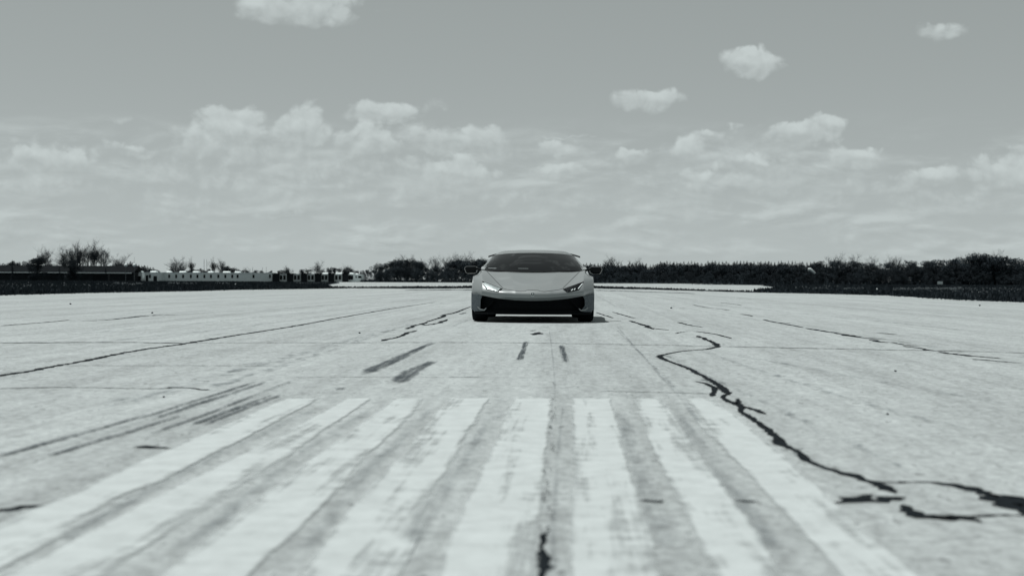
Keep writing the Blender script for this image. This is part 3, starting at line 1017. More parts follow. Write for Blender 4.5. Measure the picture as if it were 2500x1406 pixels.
for i, (a, b) in enumerate(U):
    x0, x1 = 300 + a * .256, 300 + b * .256
    low_building(x0, x1, 668.4, 556, 7, 'white boxy cabin with paired dark windows, %s from the long white building' % ordn[i], [x0 + (x1 - x0) * .3, x0 + (x1 - x0) * .72],
                 'row of white cabins', (.95, 1.7), caps=[(x0 + 2, x1 - 2, .5)] if i >= 3 else (), name='white_cabin', cat='cabin', win_py=677.5)
for i, (a, b) in enumerate(Dk):
    x0, x1 = 300 + a * .256, 300 + b * .256
    low_building(x0 + .2, x1 - .2, 667.2, 553.5, 9, 'dark boxy store between white cabins, %s from the long white building' % ordn[i], [], 'row of dark stores', name='dark_store', wall='wall_dark', cat='store',
                 doors=[((x0 + x1) / 2, 1.4, 2.3)])
low_building(864, 884, 669.5, 575, 8, 'small grey-white end building beside the dark round thicket', [868, 877, 880], None, (.9, .8), caps=[(866, 872, .4)], name='white_hut', cat='hut', win_py=676)

# long dark shed at the left edge
Y = 545.0
A, B = at(-60, 664, Y), at(326, 664.5, Y)
cx, w = (A.x + B.x) / 2, (B.x - A.x) / 2
eave = A.z + .1
ridge = at(150, 648.5, Y + 7).z
sh = tag(empty('long_shed', (cx, Y, -.02)), 'long dark shed with white gutter line behind the trees at far left', 'shed')
MB().box(-w, w, 0, 14, 0, eave - .3).build('wall', 'wall_dark', sh)
v = [(-w - .3, -.6, eave), (w + .3, -.6, eave), (w + .3, 7, ridge), (-w - .3, 7, ridge), (-w - .3, 14.6, eave), (w + .3, 14.6, eave),
     (-w - .3, -.6, eave - .12), (w + .3, -.6, eave - .12), (w + .3, 14.6, eave - .12), (-w - .3, 14.6, eave - .12)]
obj('roof', v, [(0, 1, 2, 3), (3, 2, 5, 4), (6, 9, 8, 7), (0, 6, 7, 1), (4, 5, 8, 9), (1, 7, 8, 5, 2), (0, 3, 4, 9, 6)], 'roof_dark', sh)
x = -w
while x < w - .5:
    L = min(rng.uniform(5, 11), w - x)
    MB().box(x + .1, x + L - .1, -.80, -.62, eave - .34, eave - .02).build('gutter', 'cap_white', sh)
    x += L
for k in range(9):
    xx = -w + (k + .5) * 2 * w / 9
    MB().box(xx - 1.1, xx + 1.1, -.05, .05, 0, 2.4).build('door', 'wall_dark', sh)
# dark container in front of the shed
c0 = at(248, 690, 505)
ct = tag(empty('shipping_container', (c0.x, 505, -.02)), 'dark steel container standing on the grass before the long shed', 'container')
MB().box(-2.6, 2.6, -1.2, 1.2, .1, 2.5).build('shell', 'wall_dark', ct)
for k in range(12):
    MB().box(-2.5 + k * .43, -2.3 + k * .43, -1.26, -1.2, .2, 2.4).build('rib', 'roof_dark', ct)
MB().box(-2.6, 2.6, -1.2, 1.2, 0, .1).build('base', 'roof_dark', ct)


# masts and globe lamps
def pole(px, py_top, Y, rad, label, name='mast', cat='mast', group=None):
    p = at(px, py_top, Y)
    r = tag(empty(name, (p.x, Y, -.02)), label, cat, group)
    MB().tube([(0, 0, 0), (0, 0, p.z)], [rad * 1.2, rad * .7], 8).build('post', 'pole', r)
    MB().lathe([(0, .0), (rad * 2.2, 0), (rad * 2.2, .12), (0, .12)], 8).build('base_plate', 'pole', r)
    return r, p.z


pole(498.5, 632, 590, .09, 'left one of two close thin masts behind the long white building')
pole(505, 633, 590, .09, 'right one of two close thin masts behind the long white building')
pole(617, 652, 590, .08, 'short thin mast left of a pair above the long white building')
pole(641, 653, 592, .07, 'thin mast, left of the pair near the right end of the white building')
pole(650, 651, 592, .07, 'thin mast, right of the pair near the right end of the white building')
for px_, lab in ((307, 'left one of two white globes on posts above the dark hedge'), (328, 'right one of two white globes on posts, with a whip aerial above')):
    g_, zt = pole(px_, 647.5, 543, .08, lab, 'globe_lamp', 'lamp')
    prof = [(max(.001, .62 * math.sin(math.pi * k / 10)), .62 - .62 * math.cos(math.pi * k / 10)) for k in range(11)]
    MB().lathe([(r_, z_ + zt - .62) for r_, z_ in prof], 16).build('globe', 'cap_white', g_, True)
    if px_ == 328:
        MB().tube([(0, 0, zt + .5), (.05, 0, zt + 3.1)], [.05, .03], 6).build('aerial', 'pole', g_)

# windsock before the conifers on the right
Y = 420.0
p = at(1972, 657.5, Y)
wk = tag(empty('windsock', (p.x, Y, -.02)), 'small white windsock drooping on its pole before the dark conifers', 'windsock')
MB().tube([(0, 0, 0), (0, 0, p.z + .2)], [.09, .05], 8).build('pole', 'wall_dark', wk)
pts = [(0.05, 0, p.z), (.7, -.1, p.z + .02), (1.3, -.1, p.z - .42), (1.8, -.1, p.z - .85), (2.15, -.05, p.z - 1.15)]
MB().tube(pts, [.42, .46, .36, .3, .24], 12, False).build('sock', 'white_cloth', wk, True)
MB().tube([(0, 0, p.z - .4), (0, -.02, p.z + .4)], .06, 6).build('hoop', 'pole', wk)


# small markers in the verges
def marker(px, py, label, s=1.0):
    x, y = gp(px, py)
    r = tag(empty('edge_marker', (x, y, -.02)), label, 'marker', 'edge markers in the verges')
    k = .55 * s * y / 110
    MB().tube([(0, 0, 0), (0, 0, .24 * k)], .03 * k, 8).build('stem', 'pole', r)
    MB().lathe([(.001, .24 * k), (.11 * k, .24 * k), (.12 * k, .33 * k), (.08 * k, .42 * k), (.001, .45 * k)], 12).build('cap', 'white_cloth', r, True)


marker(2141, 711, 'white edge marker in the right verge, the one nearest the conifer gap')
marker(2390, 719.5, 'white edge marker in the right verge, closest to the right picture edge')
marker(323, 700, 'white edge marker in the left verge, below the two globe lamps', .9)
marker(575, 698, 'white edge marker in the left verge, below the long white building', .8)
marker(1738, 697.5, 'small pale marker on the far paving right of the car', .5)
marker(1779, 697.5, 'small pale marker on the far paving, farther right of the two', .5)
x, y = gp(2295, 697.5)
sg = tag(empty('sign_board', (x, y, -.02)), 'small white board on two legs in the right verge before the wood', 'sign')
for s in (-1, 1):
    MB().box(s * .5 - .05, s * .5 + .05, -.05, .05, 0, .9).build('leg', 'pole', sg)
MB().box(-.75, .75, -.09, -.052, .45, 1.25).build('board', 'white_cloth', sg)


# ================================================================== TREES
def bare_tree_meshes(seed, spread=.5, up=.55, depth=5, kids=4):
    """unit-height leafless tree: trunk and crown meshes"""
    rd = random.Random(seed)
    tr, cr = MB(), MB()
    tr.tube([(0, 0, 0), (.004, 0, .12), (.0, .004, .3)], [.022, .016, .012], 7)

    def grow(p, d, L, r, k):
        q = p + d * L * .5 + Vector((rd.gauss(0, .03), rd.gauss(0, .03), rd.gauss(0, .02))) * L
        e = q + (d + Vector((rd.gauss(0, .12), rd.gauss(0, .12), .10))).normalized() * L * .5
        cr.tube([p, q, e], [r, r * .8, r * .6], 3, False)
        if k == 0:
            return
        n = kids if k > 1 else kids + 1
        for i in range(n):
            t = rd.uniform(.35, 1.0)
            b = p.lerp(q, t * 2) if t < .5 else q.lerp(e, t * 2 - 1)
            a = rd.uniform(0, 6.28)
            nd = (d * up + Vector((math.cos(a) * spread, math.sin(a) * spread, rd.uniform(.05, .5)))).normalized()
            grow(b, nd, L * rd.uniform(.5, .78), max(.0008, r * .52), k - 1)

    for i in range(6):
        a = i * 1.05 + rd.uniform(-.4, .4)
        z = rd.uniform(.16, .3)
        d = Vector((math.cos(a) * spread * .8, math.sin(a) * spread * .8, 1)).normalized()
        grow(Vector((0, 0, z)), d, rd.uniform(.26, .38), .008, depth - 1)
    grow(Vector((0, 0, .29)), Vector((0, 0, 1)), .4, .011, depth - 1)
    zs = sorted(v[2] for v in cr.v)
    s = 1 / zs[int(len(zs) * .975)]
    for b in (tr, cr):
        b.v = [(x * s, y * s, z * s) for x, y, z in b.v]
    return mesh_of('trunk', tr.v, tr.f, 'bark', True), mesh_of('crown', cr.v, cr.f, 'twig')


def quads_mesh(name, C, S, mt, flat=0.0):
    n = len(C)
    A = rng.normal(0, 1, (n, 3))
    A /= np.linalg.norm(A, axis=1)[:, None]
    Bv = rng.normal(0, 1, (n, 3))
    Bv -= (Bv * A).sum(1)[:, None] * A
    Bv /= np.linalg.norm(Bv, axis=1)[:, None]
    S = S[:, None]
    V4 = np.stack([C + A * S * 1.1, C + Bv * S * .55, C - A * S * .9, C - Bv * S * .6], 1)
    return mesh_of(name, V4.reshape(-1, 3), np.arange(n * 4).reshape(-1, 4), mt)


def leaf_tree_meshes(seed, wid=.42, base=.06, nl=16, per=210, leaf=.021, top=1.0, mt='leaf', peak=0.0):
    """unit-height bushy tree: lobes of leaf clumps round short limbs"""
    rd = random.Random(seed)
    tr = MB()
    tr.tube([(0, 0, 0), (.01, 0, .2), (0, .01, .5)], [.03, .022, .01], 7)
    C, S = [], []
    for k in range(nl):
        a = rd.uniform(0, 6.28)
        t = rd.random() ** .7
        z = base + .1 + (top - base - .2) * rd.random()
        rr = wid * math.sqrt(max(0.05, 1 - ((z - .42) / .62) ** 2)) * t
        c = Vector((rr * math.cos(a), rr * math.sin(a), z))
        tr.tube([(0, 0, max(.05, z * .45)), tuple(c * .6 + Vector((0, 0, z * .3))), tuple(c)], [.012, .008, .003], 4, False)
        R_ = rd.uniform(.10, .19)
        n = per
        q = rng.normal(0, 1, (n, 3))
        q /= np.linalg.norm(q, axis=1)[:, None]
        q *= (rng.uniform(.25, 1.08, n) ** .6)[:, None] * R_ * np.array([1.15, 1.15, .85])
        C.append(np.array(c) + q)
        S.append(rng.uniform(.55, 1.3, n) * leaf)
    if peak:
        n = int(per * 1.6)
        t = rng.uniform(0, 1, n)
        a = rng.uniform(0, 6.28, n)
        rr = peak * (1 - t) * rng.uniform(.2, 1, n)
        C.append(np.stack([rr * np.cos(a), rr * np.sin(a), .72 + .36 * t], 1))
        S.append(rng.uniform(.5, 1.1, n) * leaf * (1.1 - .6 * t))
    C, S = np.concatenate(C), np.concatenate(S)
    C[:, 2] = np.maximum(C[:, 2], .01)
    C[:, 2] *= 1.0 / C[:, 2].max()
    return mesh_of('trunk', tr.v, tr.f, 'bark', True), quads_mesh('crown', C, S, mt)


def conifer_meshes(seed, wid=.2, base=.08, pw=.8, n=1500, leaf=.026):
    rd = random.Random(seed)
    tr = MB()
    tr.tube([(0, 0, 0), (0, 0, .5), (0, 0, .97)], [.018, .011, .002], 7)
    C, S = [], []
    for k in range(26):
        z = base + (1 - base) * (k / 26) ** .95
        r = wid * (1 - (z - base) / (1 - base)) ** pw * rd.uniform(.75, 1.15) + .004
        nb = 7
        for b in range(nb):
            a = rd.uniform(0, 6.28)
            rb = r * rd.uniform(.6, 1.15)
            tr.tube([(0, 0, z), (rb * math.cos(a), rb * math.sin(a), z - rb * .25)], [.004, .001], 3, False)
            m_ = max(3, int(n / 26 / nb))
            for q in range(m_):
                t = rd.uniform(.15, 1.05)
                q_ = .35 + .65 * (1 - z)
                C.append((t * rb * math.cos(a) + rd.gauss(0, .012) * q_, t * rb * math.sin(a) + rd.gauss(0, .012) * q_, z - t * rb * .3 + rd.gauss(0, .010)))
                S.append(rd.uniform(.6, 1.3) * leaf * q_)
    for q in range(20):
        C.append((rd.gauss(0, .006), rd.gauss(0, .006), rd.uniform(.92, 1.0)))
        S.append(leaf * .5)
    C = np.array(C)
    C[:, 2] = np.clip(C[:, 2], .01, 1.0)
    return mesh_of('trunk', tr.v, tr.f, 'bark', True), quads_mesh('crown', C, np.array(S), 'pine')


KIND = {
    'bare': [bare_tree_meshes(11), bare_tree_meshes(12, .42, .62), bare_tree_meshes(13, .62, .45), bare_tree_meshes(14, .36, .7)],
    'bush': [leaf_tree_meshes(21, .55, .0, 18), leaf_tree_meshes(22, .62, .0, 20), leaf_tree_meshes(23, .50, .0, 16)],
    'leaf': [leaf_tree_meshes(31, .32, .1, 16), leaf_tree_meshes(32, .36, .06, 18), leaf_tree_meshes(33, .28, .08, 15), leaf_tree_meshes(34, .4, .1, 20)],
    'pine': [leaf_tree_meshes(41, .26, .0, 16, mt='pine', peak=.16), leaf_tree_meshes(42, .30, .0, 18, mt='pine', peak=.20), leaf_tree_meshes(43, .22, .0, 15, mt='pine', peak=.14),
             conifer_meshes(44, .34, .0, .55, 3200, .024), leaf_tree_meshes(45, .28, .0, 17, mt='pine', peak=.18)],
    'narrow': [conifer_meshes(46, .30, .0, .6, 3000, .026)],
    'spruce': [leaf_tree_meshes(51, .40, .0, 26, 260, mt='pine', peak=.16), leaf_tree_meshes(52, .36, .0, 24, 260, mt='pine', peak=.2)],
}


def tree(kind, var, px, py_top, Y, label, name, cat='tree', group=None, fat=1.0):
    p = at(px, py_top, Y)
    r = tag(empty(name, (p.x, Y, -.03), rng.uniform(0, 6.28)), label, cat, group)
    h = max(.5, p.z)
    r.scale = (h * fat, h * fat, h)
    tm, cm = KIND[kind][var % len(KIND[kind])]
    link('trunk', tm, r)
    link('crown', cm, r)
    return r


# -- left: bare trees
tree('bare', 0, 112, 610, 600, 'small thin bare tree beside the dark spiky evergreen', 'bare_tree')
tree('bare', 2, 158, 607, 560, 'broad bare tree, leftmost of the tall bare cluster over the shed', 'bare_tree', fat=1.2)
tree('bare', 1, 178, 606, 566, 'bare tree second from the left in the tall cluster', 'bare_tree')
tree('bare', 3, 194, 604, 572, 'slim bare tree in the middle of the tall cluster', 'bare_tree', fat=1.1)
tree('bare', 1, 214, 598, 570, 'tallest bare tree of the cluster behind the long shed', 'bare_tree', fat=1.2)
tree('bare', 3, 231, 604, 575, 'slim bare tree just right of the tallest one', 'bare_tree', fat=1.1)
tree('bare', 0, 253, 608, 568, 'rightmost bare tree of the tall cluster', 'bare_tree', fat=1.1)
tree('bare', 2, 295, 624, 600, 'small rounded bare tree behind the dark hedge near the globes', 'bare_tree', fat=1.2)
tree('bare', 2, 428, 632, 600, 'round bare tree rising behind the long white building', 'bare_tree', fat=1.25)
tree('bare', 0, 444, 640, 604, 'low bare tree leaning against the round bare one', 'bare_tree', fat=1.1)
tree('bare', 3, 468, 637, 610, 'thin bare tree between the round bare tree and the two masts', 'bare_tree')
tree('bare', 3, 522, 637, 610, 'thin bare tree just right of the two masts', 'bare_tree', fat=1.1)
tree('bare', 1, 541, 638, 612, 'thin bare tree, second to the right of the two masts', 'bare_tree')
tree('bare', 2, 602, 655, 612, 'low wispy bare tree above the right half of the white building', 'bare_tree', fat=1.3)
tree('bare', 2, 776, 641, 605, 'rounded twiggy tree rising behind the row of cabins', 'bare_tree', fat=1.3)
tree('bare', 0, 845, 650, 610, 'twiggy tree near the right end of the row of cabins', 'bare_tree', fat=1.3)
tree('bare', 1, 700, 653, 610, 'low twiggy tree above the second dark store', 'bare_tree', fat=1.5)
# -- left: dark evergreens
tree('spruce', 0, 92, 622, 530, 'dark spiky evergreen standing before the long shed', 'evergreen_tree', fat=.9)
tree('spruce', 1, 176, 626, 532, 'dark dense evergreen below the tall bare cluster', 'evergreen_tree', fat=1.0)
tree('narrow', 0, 30, 634, 532, 'narrow dark evergreen at the far left before the shed', 'evergreen_tree', fat=.45)
tree('narrow', 0, 145, 649, 528, 'short narrow evergreen left of the dense one', 'evergreen_tree', fat=.45)
tree('narrow', 0, 258, 651, 528, 'short narrow evergreen beside the dark container', 'evergreen_tree', fat=.45)
for px_, py_ in ((2, 641), (14, 639), (28, 642), (44, 637), (56, 638), (70, 641), (120, 643)):
    tree('bush', int(px_), px_, py_, 620, 'dark bush in the low thicket behind the left end of the shed', 'bush', 'bush', 'low thicket behind the shed', .9)
for k, px_ in enumerate(np.arange(262, 392, 7.0)):
    top = np.interp(px_, [262, 280, 300, 318, 335, 355, 375, 392], [648, 642, 641, 639, 643, 648, 653, 662]) + rng.uniform(-1.5, 2)
    tree('pine', k, px_, top, 575 + rng.uniform(-6, 6), 'small conifer of the dark hedge behind the globe lamps', 'conifer', 'tree', 'conifer hedge behind the globe lamps', 1.2)
LOWB = [(420, 655), (438, 655), (455, 659), (468, 656), (482, 657), (498, 655), (510, 656), (590, 658), (610, 660), (625, 659), (640, 660), (655, 660),
        (682, 660), (695, 658), (708, 661), (738, 657), (752, 656), (800, 652), (815, 653), (828, 654), (842, 652), (858, 656), (872, 660), (888, 660), (898, 658)]
for k, (a, b) in enumerate(LOWB):
    tree('bush', k, a, b, 600 + rng.uniform(-4, 14), 'dark shrub poking up behind the low white buildings', 'bush', 'bush', 'shrubs behind the low buildings', .8)
tree('leaf', 3, 556, 650, 590, 'dark compact tree standing alone above the white building', 'leafy_tree', fat=1.2)
tree('leaf', 1, 568, 652, 592, 'second dark compact tree touching the lone one above the white building', 'leafy_tree', fat=1.2)
# -- thicket left of the car
BIG = [(918, 650), (932, 641), (948, 638), (963, 636), (978, 633), (992, 632), (1005, 632), (1018, 636), (1030, 642), (925, 660), (945, 655), (970, 650), (995, 648), (1018, 652)]
for k, (a, b) in enumerate(BIG):
    tree('leaf', k, a, b, 575 + (8 if k < 9 else -4) + rng.uniform(-3, 3), 'dark leafy tree in the rounded thicket right of the cabins', 'leafy_tree', 'tree', 'rounded dark thicket', 1.15)
tree('bare', 2, 978, 628, 592, 'bare twiggy top rising over the middle of the rounded thicket', 'bare_tree', fat=1.2)
tree('bare', 1, 1006, 630, 592, 'bare twiggy top at the right of the rounded thicket', 'bare_tree', fat=1.2)
tree('bare', 3, 1026, 640, 580, 'bare tree hanging over the gap right of the rounded thicket', 'bare_tree', fat=1.3)
tree('bare', 0, 1064, 630, 610, 'pale thin bare tree in the gap between the thickets', 'bare_tree')
tree('bare', 1, 1096, 628, 590, 'upright bare tree, left one over the thicket beside the car', 'bare_tree', fat=1.2)
tree('bare', 3, 1112, 630, 590, 'bare tree, middle one over the thicket beside the car', 'bare_tree', fat=1.4)
tree('bare', 1, 1133, 624, 592, 'tallest bare tree over the thicket beside the car', 'bare_tree', fat=1.3)
tree('bare', 2, 1154, 632, 592, 'low bare crown over the thicket just left of the car roof', 'bare_tree', fat=1.3)
SEC = [(1044, 668), (1054, 655), (1066, 651), (1078, 650), (1090, 648), (1102, 640), (1114, 636), (1128, 634), (1142, 634), (1156, 634), (1168, 633), (1180, 631), (1192, 632), (1204, 634)]
for k, (a, b) in enumerate(SEC):
    tree('leaf', k + 1, a, b, 585 + rng.uniform(-6, 6), 'dark tree in the thicket reaching behind the car from the left', 'leafy_tree', 'tree', 'thicket behind the car', 1.1)
for k in range(11):
    tree('bush', k, 1046 + k * 16 + rng.uniform(-3, 3), rng.uniform(660, 672), 572 + rng.uniform(-4, 4), 'low bush at the foot of the thicket left of the car', 'bush', 'bush', 'bushes at the foot of the thicket', .9)
# -- conifer wood right of the car
prof_x = [1200, 1300, 1425, 1460, 1500, 1560, 1600, 1612, 1700, 1800, 1900, 1960, 2040, 2080, 2110, 2150, 2180, 2210, 2225, 2320, 2400, 2450, 2500, 2560]
prof_y = [636, 640, 641, 643, 641, 642, 646, 637.5, 638, 637.5, 637, 639, 636, 638, 641, 646, 640, 643, 634, 632, 623, 627, 631, 632]
xs = np.arange(1212, 2560, 8.5)
for k, px_ in enumerate(xs):
    if 1225 < px_ < 1405:
        continue
    top = np.interp(px_, prof_x, prof_y)
    if px_ < 2010:
        tree('pine', k, px_ + rng.uniform(-2, 2), top + abs(rng.normal(0, 2.6)) - 2.0, 628 + rng.uniform(-5, 5), 'dark conifer of the long even treeline right of the car', 'conifer', 'tree', 'conifers of the treeline', rng.uniform(.85, 1.15))
        if True:
            tree('pine', k + 2, px_ + rng.uniform(-3, 3), top + rng.uniform(2, 9), 612 + rng.uniform(-5, 5), 'lower conifer at the front of the treeline right of the car', 'conifer', 'tree', 'lower conifers of the treeline', 1.1)
    elif k % 2 == 0:
        tree('leaf', k, px_ + rng.uniform(-4, 4), top + abs(rng.normal(0, 2)) - 1, 610 + rng.uniform(-8, 8), 'dark round-topped tree of the taller wood at the right', 'leafy_tree', 'tree', 'round-topped trees of the right wood', rng.uniform(1.2, 1.5))
        tree('pine', k, px_ + rng.uniform(-4, 4), top + rng.uniform(6, 14), 598 + rng.uniform(-5, 5), 'dark conifer at the front of the taller wood at the right', 'conifer', 'tree', 'conifers fronting the right wood', 1.0)
for k, px_ in enumerate(np.arange(1440, 2540, 15.0)):
    tree('bush', k, px_ + rng.uniform(-4, 4), rng.uniform(660, 676), 592 + rng.uniform(-4, 6), 'low dark bush along the foot of the wood right of the car', 'bush', 'bush', 'bushes along the foot of the wood', 1.0)
for px_, py_, lab in ((1488, 631, 'pale bare treetop poking over the conifers just right of the car'), (1553, 637, 'tiny bare treetop over the conifers, second from the car'),
                      (2041, 627, 'twiggy treetop over the wood, left one of the middle group'), (2082, 627, 'broad pale twiggy treetop over the wood'),
                      (2130, 631, 'small twiggy treetop over the dip in the wood'), (2180, 630, 'twiggy treetop right of the dip in the wood'),
                      (2365, 625, 'twiggy treetop left of the highest crown at the right'), (2425, 620, 'twiggy treetop beside the highest crown at the right')):
    tree('bare', int(px_), px_, py_, 640, lab, 'bare_tree', fat=1.2)
tree('leaf', 3, 2398, 618, 600, 'highest dark crown of the right wood', 'leafy_tree', fat=1.3)

# dark leaf litter and brambles under the woods
und = scatter([(-260, 596), (-80, 596), (-60, 566), (0, 566), (160, 586), (280, 600), (280, 660), (-260, 660)], 5000, 560, 660)
tufts('undergrowth', und, rng.uniform(.6, 2.0, len(und)), 0.5 + 0 * und[:, 0], 'leaf', 'dark tangled undergrowth at the foot of the distant woods', 'undergrowth')

# pebbles on the paving
for px_, py_, lab in ((400, 970, 'dark pebble on the concrete left of the painted stripes'), (2186, 907, 'dark pebble on the concrete far right, the farther of two'), (2167, 1012, 'dark pebble on the concrete far right, the nearer of two'),
                      (878, 814, 'dark pebble on the concrete left of the car'), (172, 743, 'dark upright scrap near the left edge of the paving'), (372, 765, 'dark scrap on the far left paving'),
                      (1639, 753, 'dark scrap on the paving right of the car'), (2392, 747, 'dark pebble near the right edge of the paving')):
    x, y = gp(px_, py_)
    s = .0007 * y + .0015
    bm = bmesh.new()
    bmesh.ops.create_icosphere(bm, subdivisions=2, radius=s)
    for v in bm.verts:
        v.co *= rng.uniform(.8, 1.2)
        v.co.z = v.co.z * .7 + s * .55
    me = bpy.data.meshes.new('pebble')
    bm.to_mesh(me)
    bm.free()
    me.materials.append(M['stone'])
    o = link('pebble', me)
    o.location = (x, y, 0)
    tag(o, lab, 'pebble')


# ================================================================== CAR (nose towards the camera; local y runs back from the nose)
CAR_Y0 = 21.55
LEN = 4.5
car_rot = -R(1.2)
YC = 2.25
car = tag(empty('sports_car', (0.312 + math.sin(R(1.2)) * YC, CAR_Y0 + YC, 0.0), car_rot),
          'low wide grey sports car with black bumper facing the camera on the runway', 'car')


def crom(p0, p1, p2, p3, t):
    return 0.5 * (2 * p1 + (p2 - p0) * t + (2 * p0 - 5 * p1 + 4 * p2 - p3) * t * t + (3 * p1 - p0 - 3 * p2 + p3) * t ** 3)


def interp_rows(G, sub):
    """Catmull-Rom along axis 0"""
    n = len(G)
    out = []
    for i in range(n - 1):
        p0 = G[i - 1] if i > 0 else 2 * G[i] - G[i + 1]
        p3 = G[i + 2] if i + 2 < n else 2 * G[i + 1] - G[i]
        s = sub[i] if isinstance(sub, (list, tuple)) else sub
        for k in range(s):
            out.append(crom(p0, G[i], G[i + 1], p3, k / s))
    out.append(G[-1])
    return np.array(out)


def surface(half, su, sv):
    """half grid [row][col](x,y,z) with col 0 on the centre line -> full dense grid"""
    H = np.array(half, float)
    left = H[:, :0:-1].copy()
    left[:, :, 0] *= -1
    G = np.concatenate([left, H], 1)
    G = interp_rows(G, su)
    G = np.swapaxes(interp_rows(np.swapaxes(G, 0, 1), sv), 0, 1)
    return G


def grid_faces(nu, nv):
    return [(i * nv + j, i * nv + j + 1, (i + 1) * nv + j + 1, (i + 1) * nv + j) for i in range(nu - 1) for j in range(nv - 1)]


def shift(vs):
    return [(p[0], p[1] - YC, p[2]) for p in vs]


# body shell rows, nose to tail; columns: centre, hood, hood edge, fender crown, shoulder, side, lower side, sill
body_rows = [
    [(0, .060, .335), (.26, .070, .342), (.52, .125, .368), (.78, .300, .412), (.925, .470, .430), (.945, .500, .360), (.945, .500, .270), (.900, .480, .165)],
    [(0, .000, .395), (.26, .012, .400), (.52, .072, .425), (.78, .255, .465), (.935, .470, .500), (.952, .520, .400), (.950, .525, .280), (.905, .505, .160)],
    [(0, .018, .455), (.26, .030, .458), (.52, .090, .475), (.78, .285, .515), (.940, .510, .560), (.955, .560, .420), (.952, .560, .290), (.908, .540, .155)],
    [(0, .110, .512), (.27, .120, .513), (.53, .190, .520), (.78, .365, .580), (.943, .570, .625), (.957, .620, .440), (.954, .620, .290), (.910, .600, .150)],
    [(0, .330, .588), (.29, .345, .590), (.56, .400, .592), (.79, .520, .660), (.945, .680, .685), (.958, .700, .460), (.955, .700, .290), (.910, .690, .145)],
    [(0, .640, .668), (.33, .650, .676), (.61, .680, .668), (.80, .740, .720), (.945, .840, .712), (.958, .850, .470), (.955, .850, .290), (.910, .850, .140)],
    [(0, .920, .727), (.38, .930, .738), (.66, .950, .728), (.81, .990, .757), (.945, 1.05, .712), (.958, 1.05, .470), (.950, 1.05, .290), (.905, 1.05, .140)],
    [(0, 1.17, .768), (.42, 1.19, .775), (.70, 1.23, .775), (.82, 1.27, .790), (.940, 1.30, .708), (.950, 1.30, .470), (.935, 1.30, .290), (.890, 1.30, .140)],
    [(0, 1.42, .770), (.42, 1.43, .775), (.72, 1.47, .795), (.84, 1.50, .812), (.925, 1.55, .710), (.920, 1.55, .480), (.915, 1.55, .290), (.880, 1.55, .135)],
    [(0, 1.90, .770), (.42, 1.90, .775), (.74, 1.92, .800), (.86, 1.94, .826), (.925, 1.95, .720), (.905, 1.95, .480), (.920, 1.95, .290), (.890, 1.95, .135)],
    [(0, 2.40, .780), (.42, 2.40, .780), (.74, 2.42, .810), (.88, 2.44, .845), (.935, 2.45, .735), (.910, 2.45, .490), (.930, 2.45, .290), (.900, 2.45, .135)],
    [(0, 2.90, .800), (.42, 2.90, .800), (.74, 2.92, .840), (.90, 2.94, .868), (.950, 2.95, .750), (.940, 2.95, .500), (.945, 2.95, .290), (.905, 2.95, .140)],
    [(0, 3.30, .860), (.42, 3.30, .860), (.74, 3.30, .880), (.90, 3.30, .885), (.960, 3.30, .760), (.962, 3.30, .500), (.955, 3.30, .290), (.905, 3.30, .145)],
    [(0, 3.65, .890), (.42, 3.65, .890), (.74, 3.65, .895), (.89, 3.65, .890), (.958, 3.65, .770), (.960, 3.65, .510), (.950, 3.65, .300), (.900, 3.65, .155)],
    [(0, 4.10, .895), (.42, 4.10, .895), (.72, 4.10, .885), (.86, 4.10, .868), (.935, 4.10, .770), (.940, 4.10, .530), (.930, 4.10, .330), (.880, 4.10, .190)],
    [(0, 4.42, .880), (.42, 4.42, .878), (.68, 4.40, .865), (.80, 4.38, .840), (.870, 4.35, .750), (.880, 4.34, .560), (.860, 4.32, .380), (.820, 4.30, .250)],
    [(0, 4.47, .800), (.42, 4.46, .800), (.66, 4.44, .790), (.77, 4.42, .770), (.830, 4.38, .710), (.840, 4.37, .560), (.820, 4.35, .420), (.780, 4.33, .300)],
]
# body lines: extra columns close to the fender ridge and the shoulder keep those edges crisp
for r_, (c4y) in ((0, .52), (1, .55), (2, .61), (3, .70), (4, .81), (5, .92)):
    p = body_rows[r_][4]
    body_rows[r_][4] = (p[0], c4y, p[2])
for r_ in (5, 6, 7):
    p = body_rows[r_][1]
    body_rows[r_][1] = (p[0], p[1], p[2] + .007)


def lerp3(a, b, t):
    return tuple(a[i] + (b[i] - a[i]) * t for i in range(3))


body_rows = [[q[0], lerp3(q[0], q[1], .86), q[1], lerp3(q[1], q[2], .14), q[2], lerp3(q[2], q[3], .87), q[3], lerp3(q[3], q[4], .13), lerp3(q[3], q[4], .86), q[4],
              lerp3(q[4], q[5], .12), q[5], q[6], q[7]] for q in body_rows]
sv = [7, 2, 2, 6, 7, 2, 2, 6, 2, 2, 7, 8, 4]
G = surface(body_rows, [5, 4, 5, 6, 8, 7, 6, 6, 6, 6, 6, 6, 6, 8, 8, 4], sv[::-1] + sv)
nu, nv = G.shape[:2]
V = G.reshape(-1, 3).copy()
AX = [(.96, .375), (3.58, .385)]
AZ = .335
for (ya, Ra) in AX:      # snap the wheel-arch rims to circles
    d = np.hypot(V[:, 1] - ya, V[:, 2] - AZ)
    k = (np.abs(V[:, 0]) > .8) & (np.abs(d - Ra) < .022) & (V[:, 2] < .72)
    sc_ = Ra / d[k]
    V[k, 1] = ya + (V[k, 1] - ya) * sc_
    V[k, 2] = AZ + (V[k, 2] - AZ) * sc_
faces = grid_faces(nu, nv)
keep = []
for f in faces:
    c = V[list(f)].mean(0)
    if abs(c[0]) > .8 and c[2] < .70 and any(math.hypot(c[1] - ya, c[2] - AZ) < Ra - .004 for ya, Ra in AX):
        continue
    keep.append(f)
body = obj('body', shift(V), keep, 'car_paint', car, True)
bvh_body = BVHTree.FromPolygons([tuple(p) for p in V], faces)

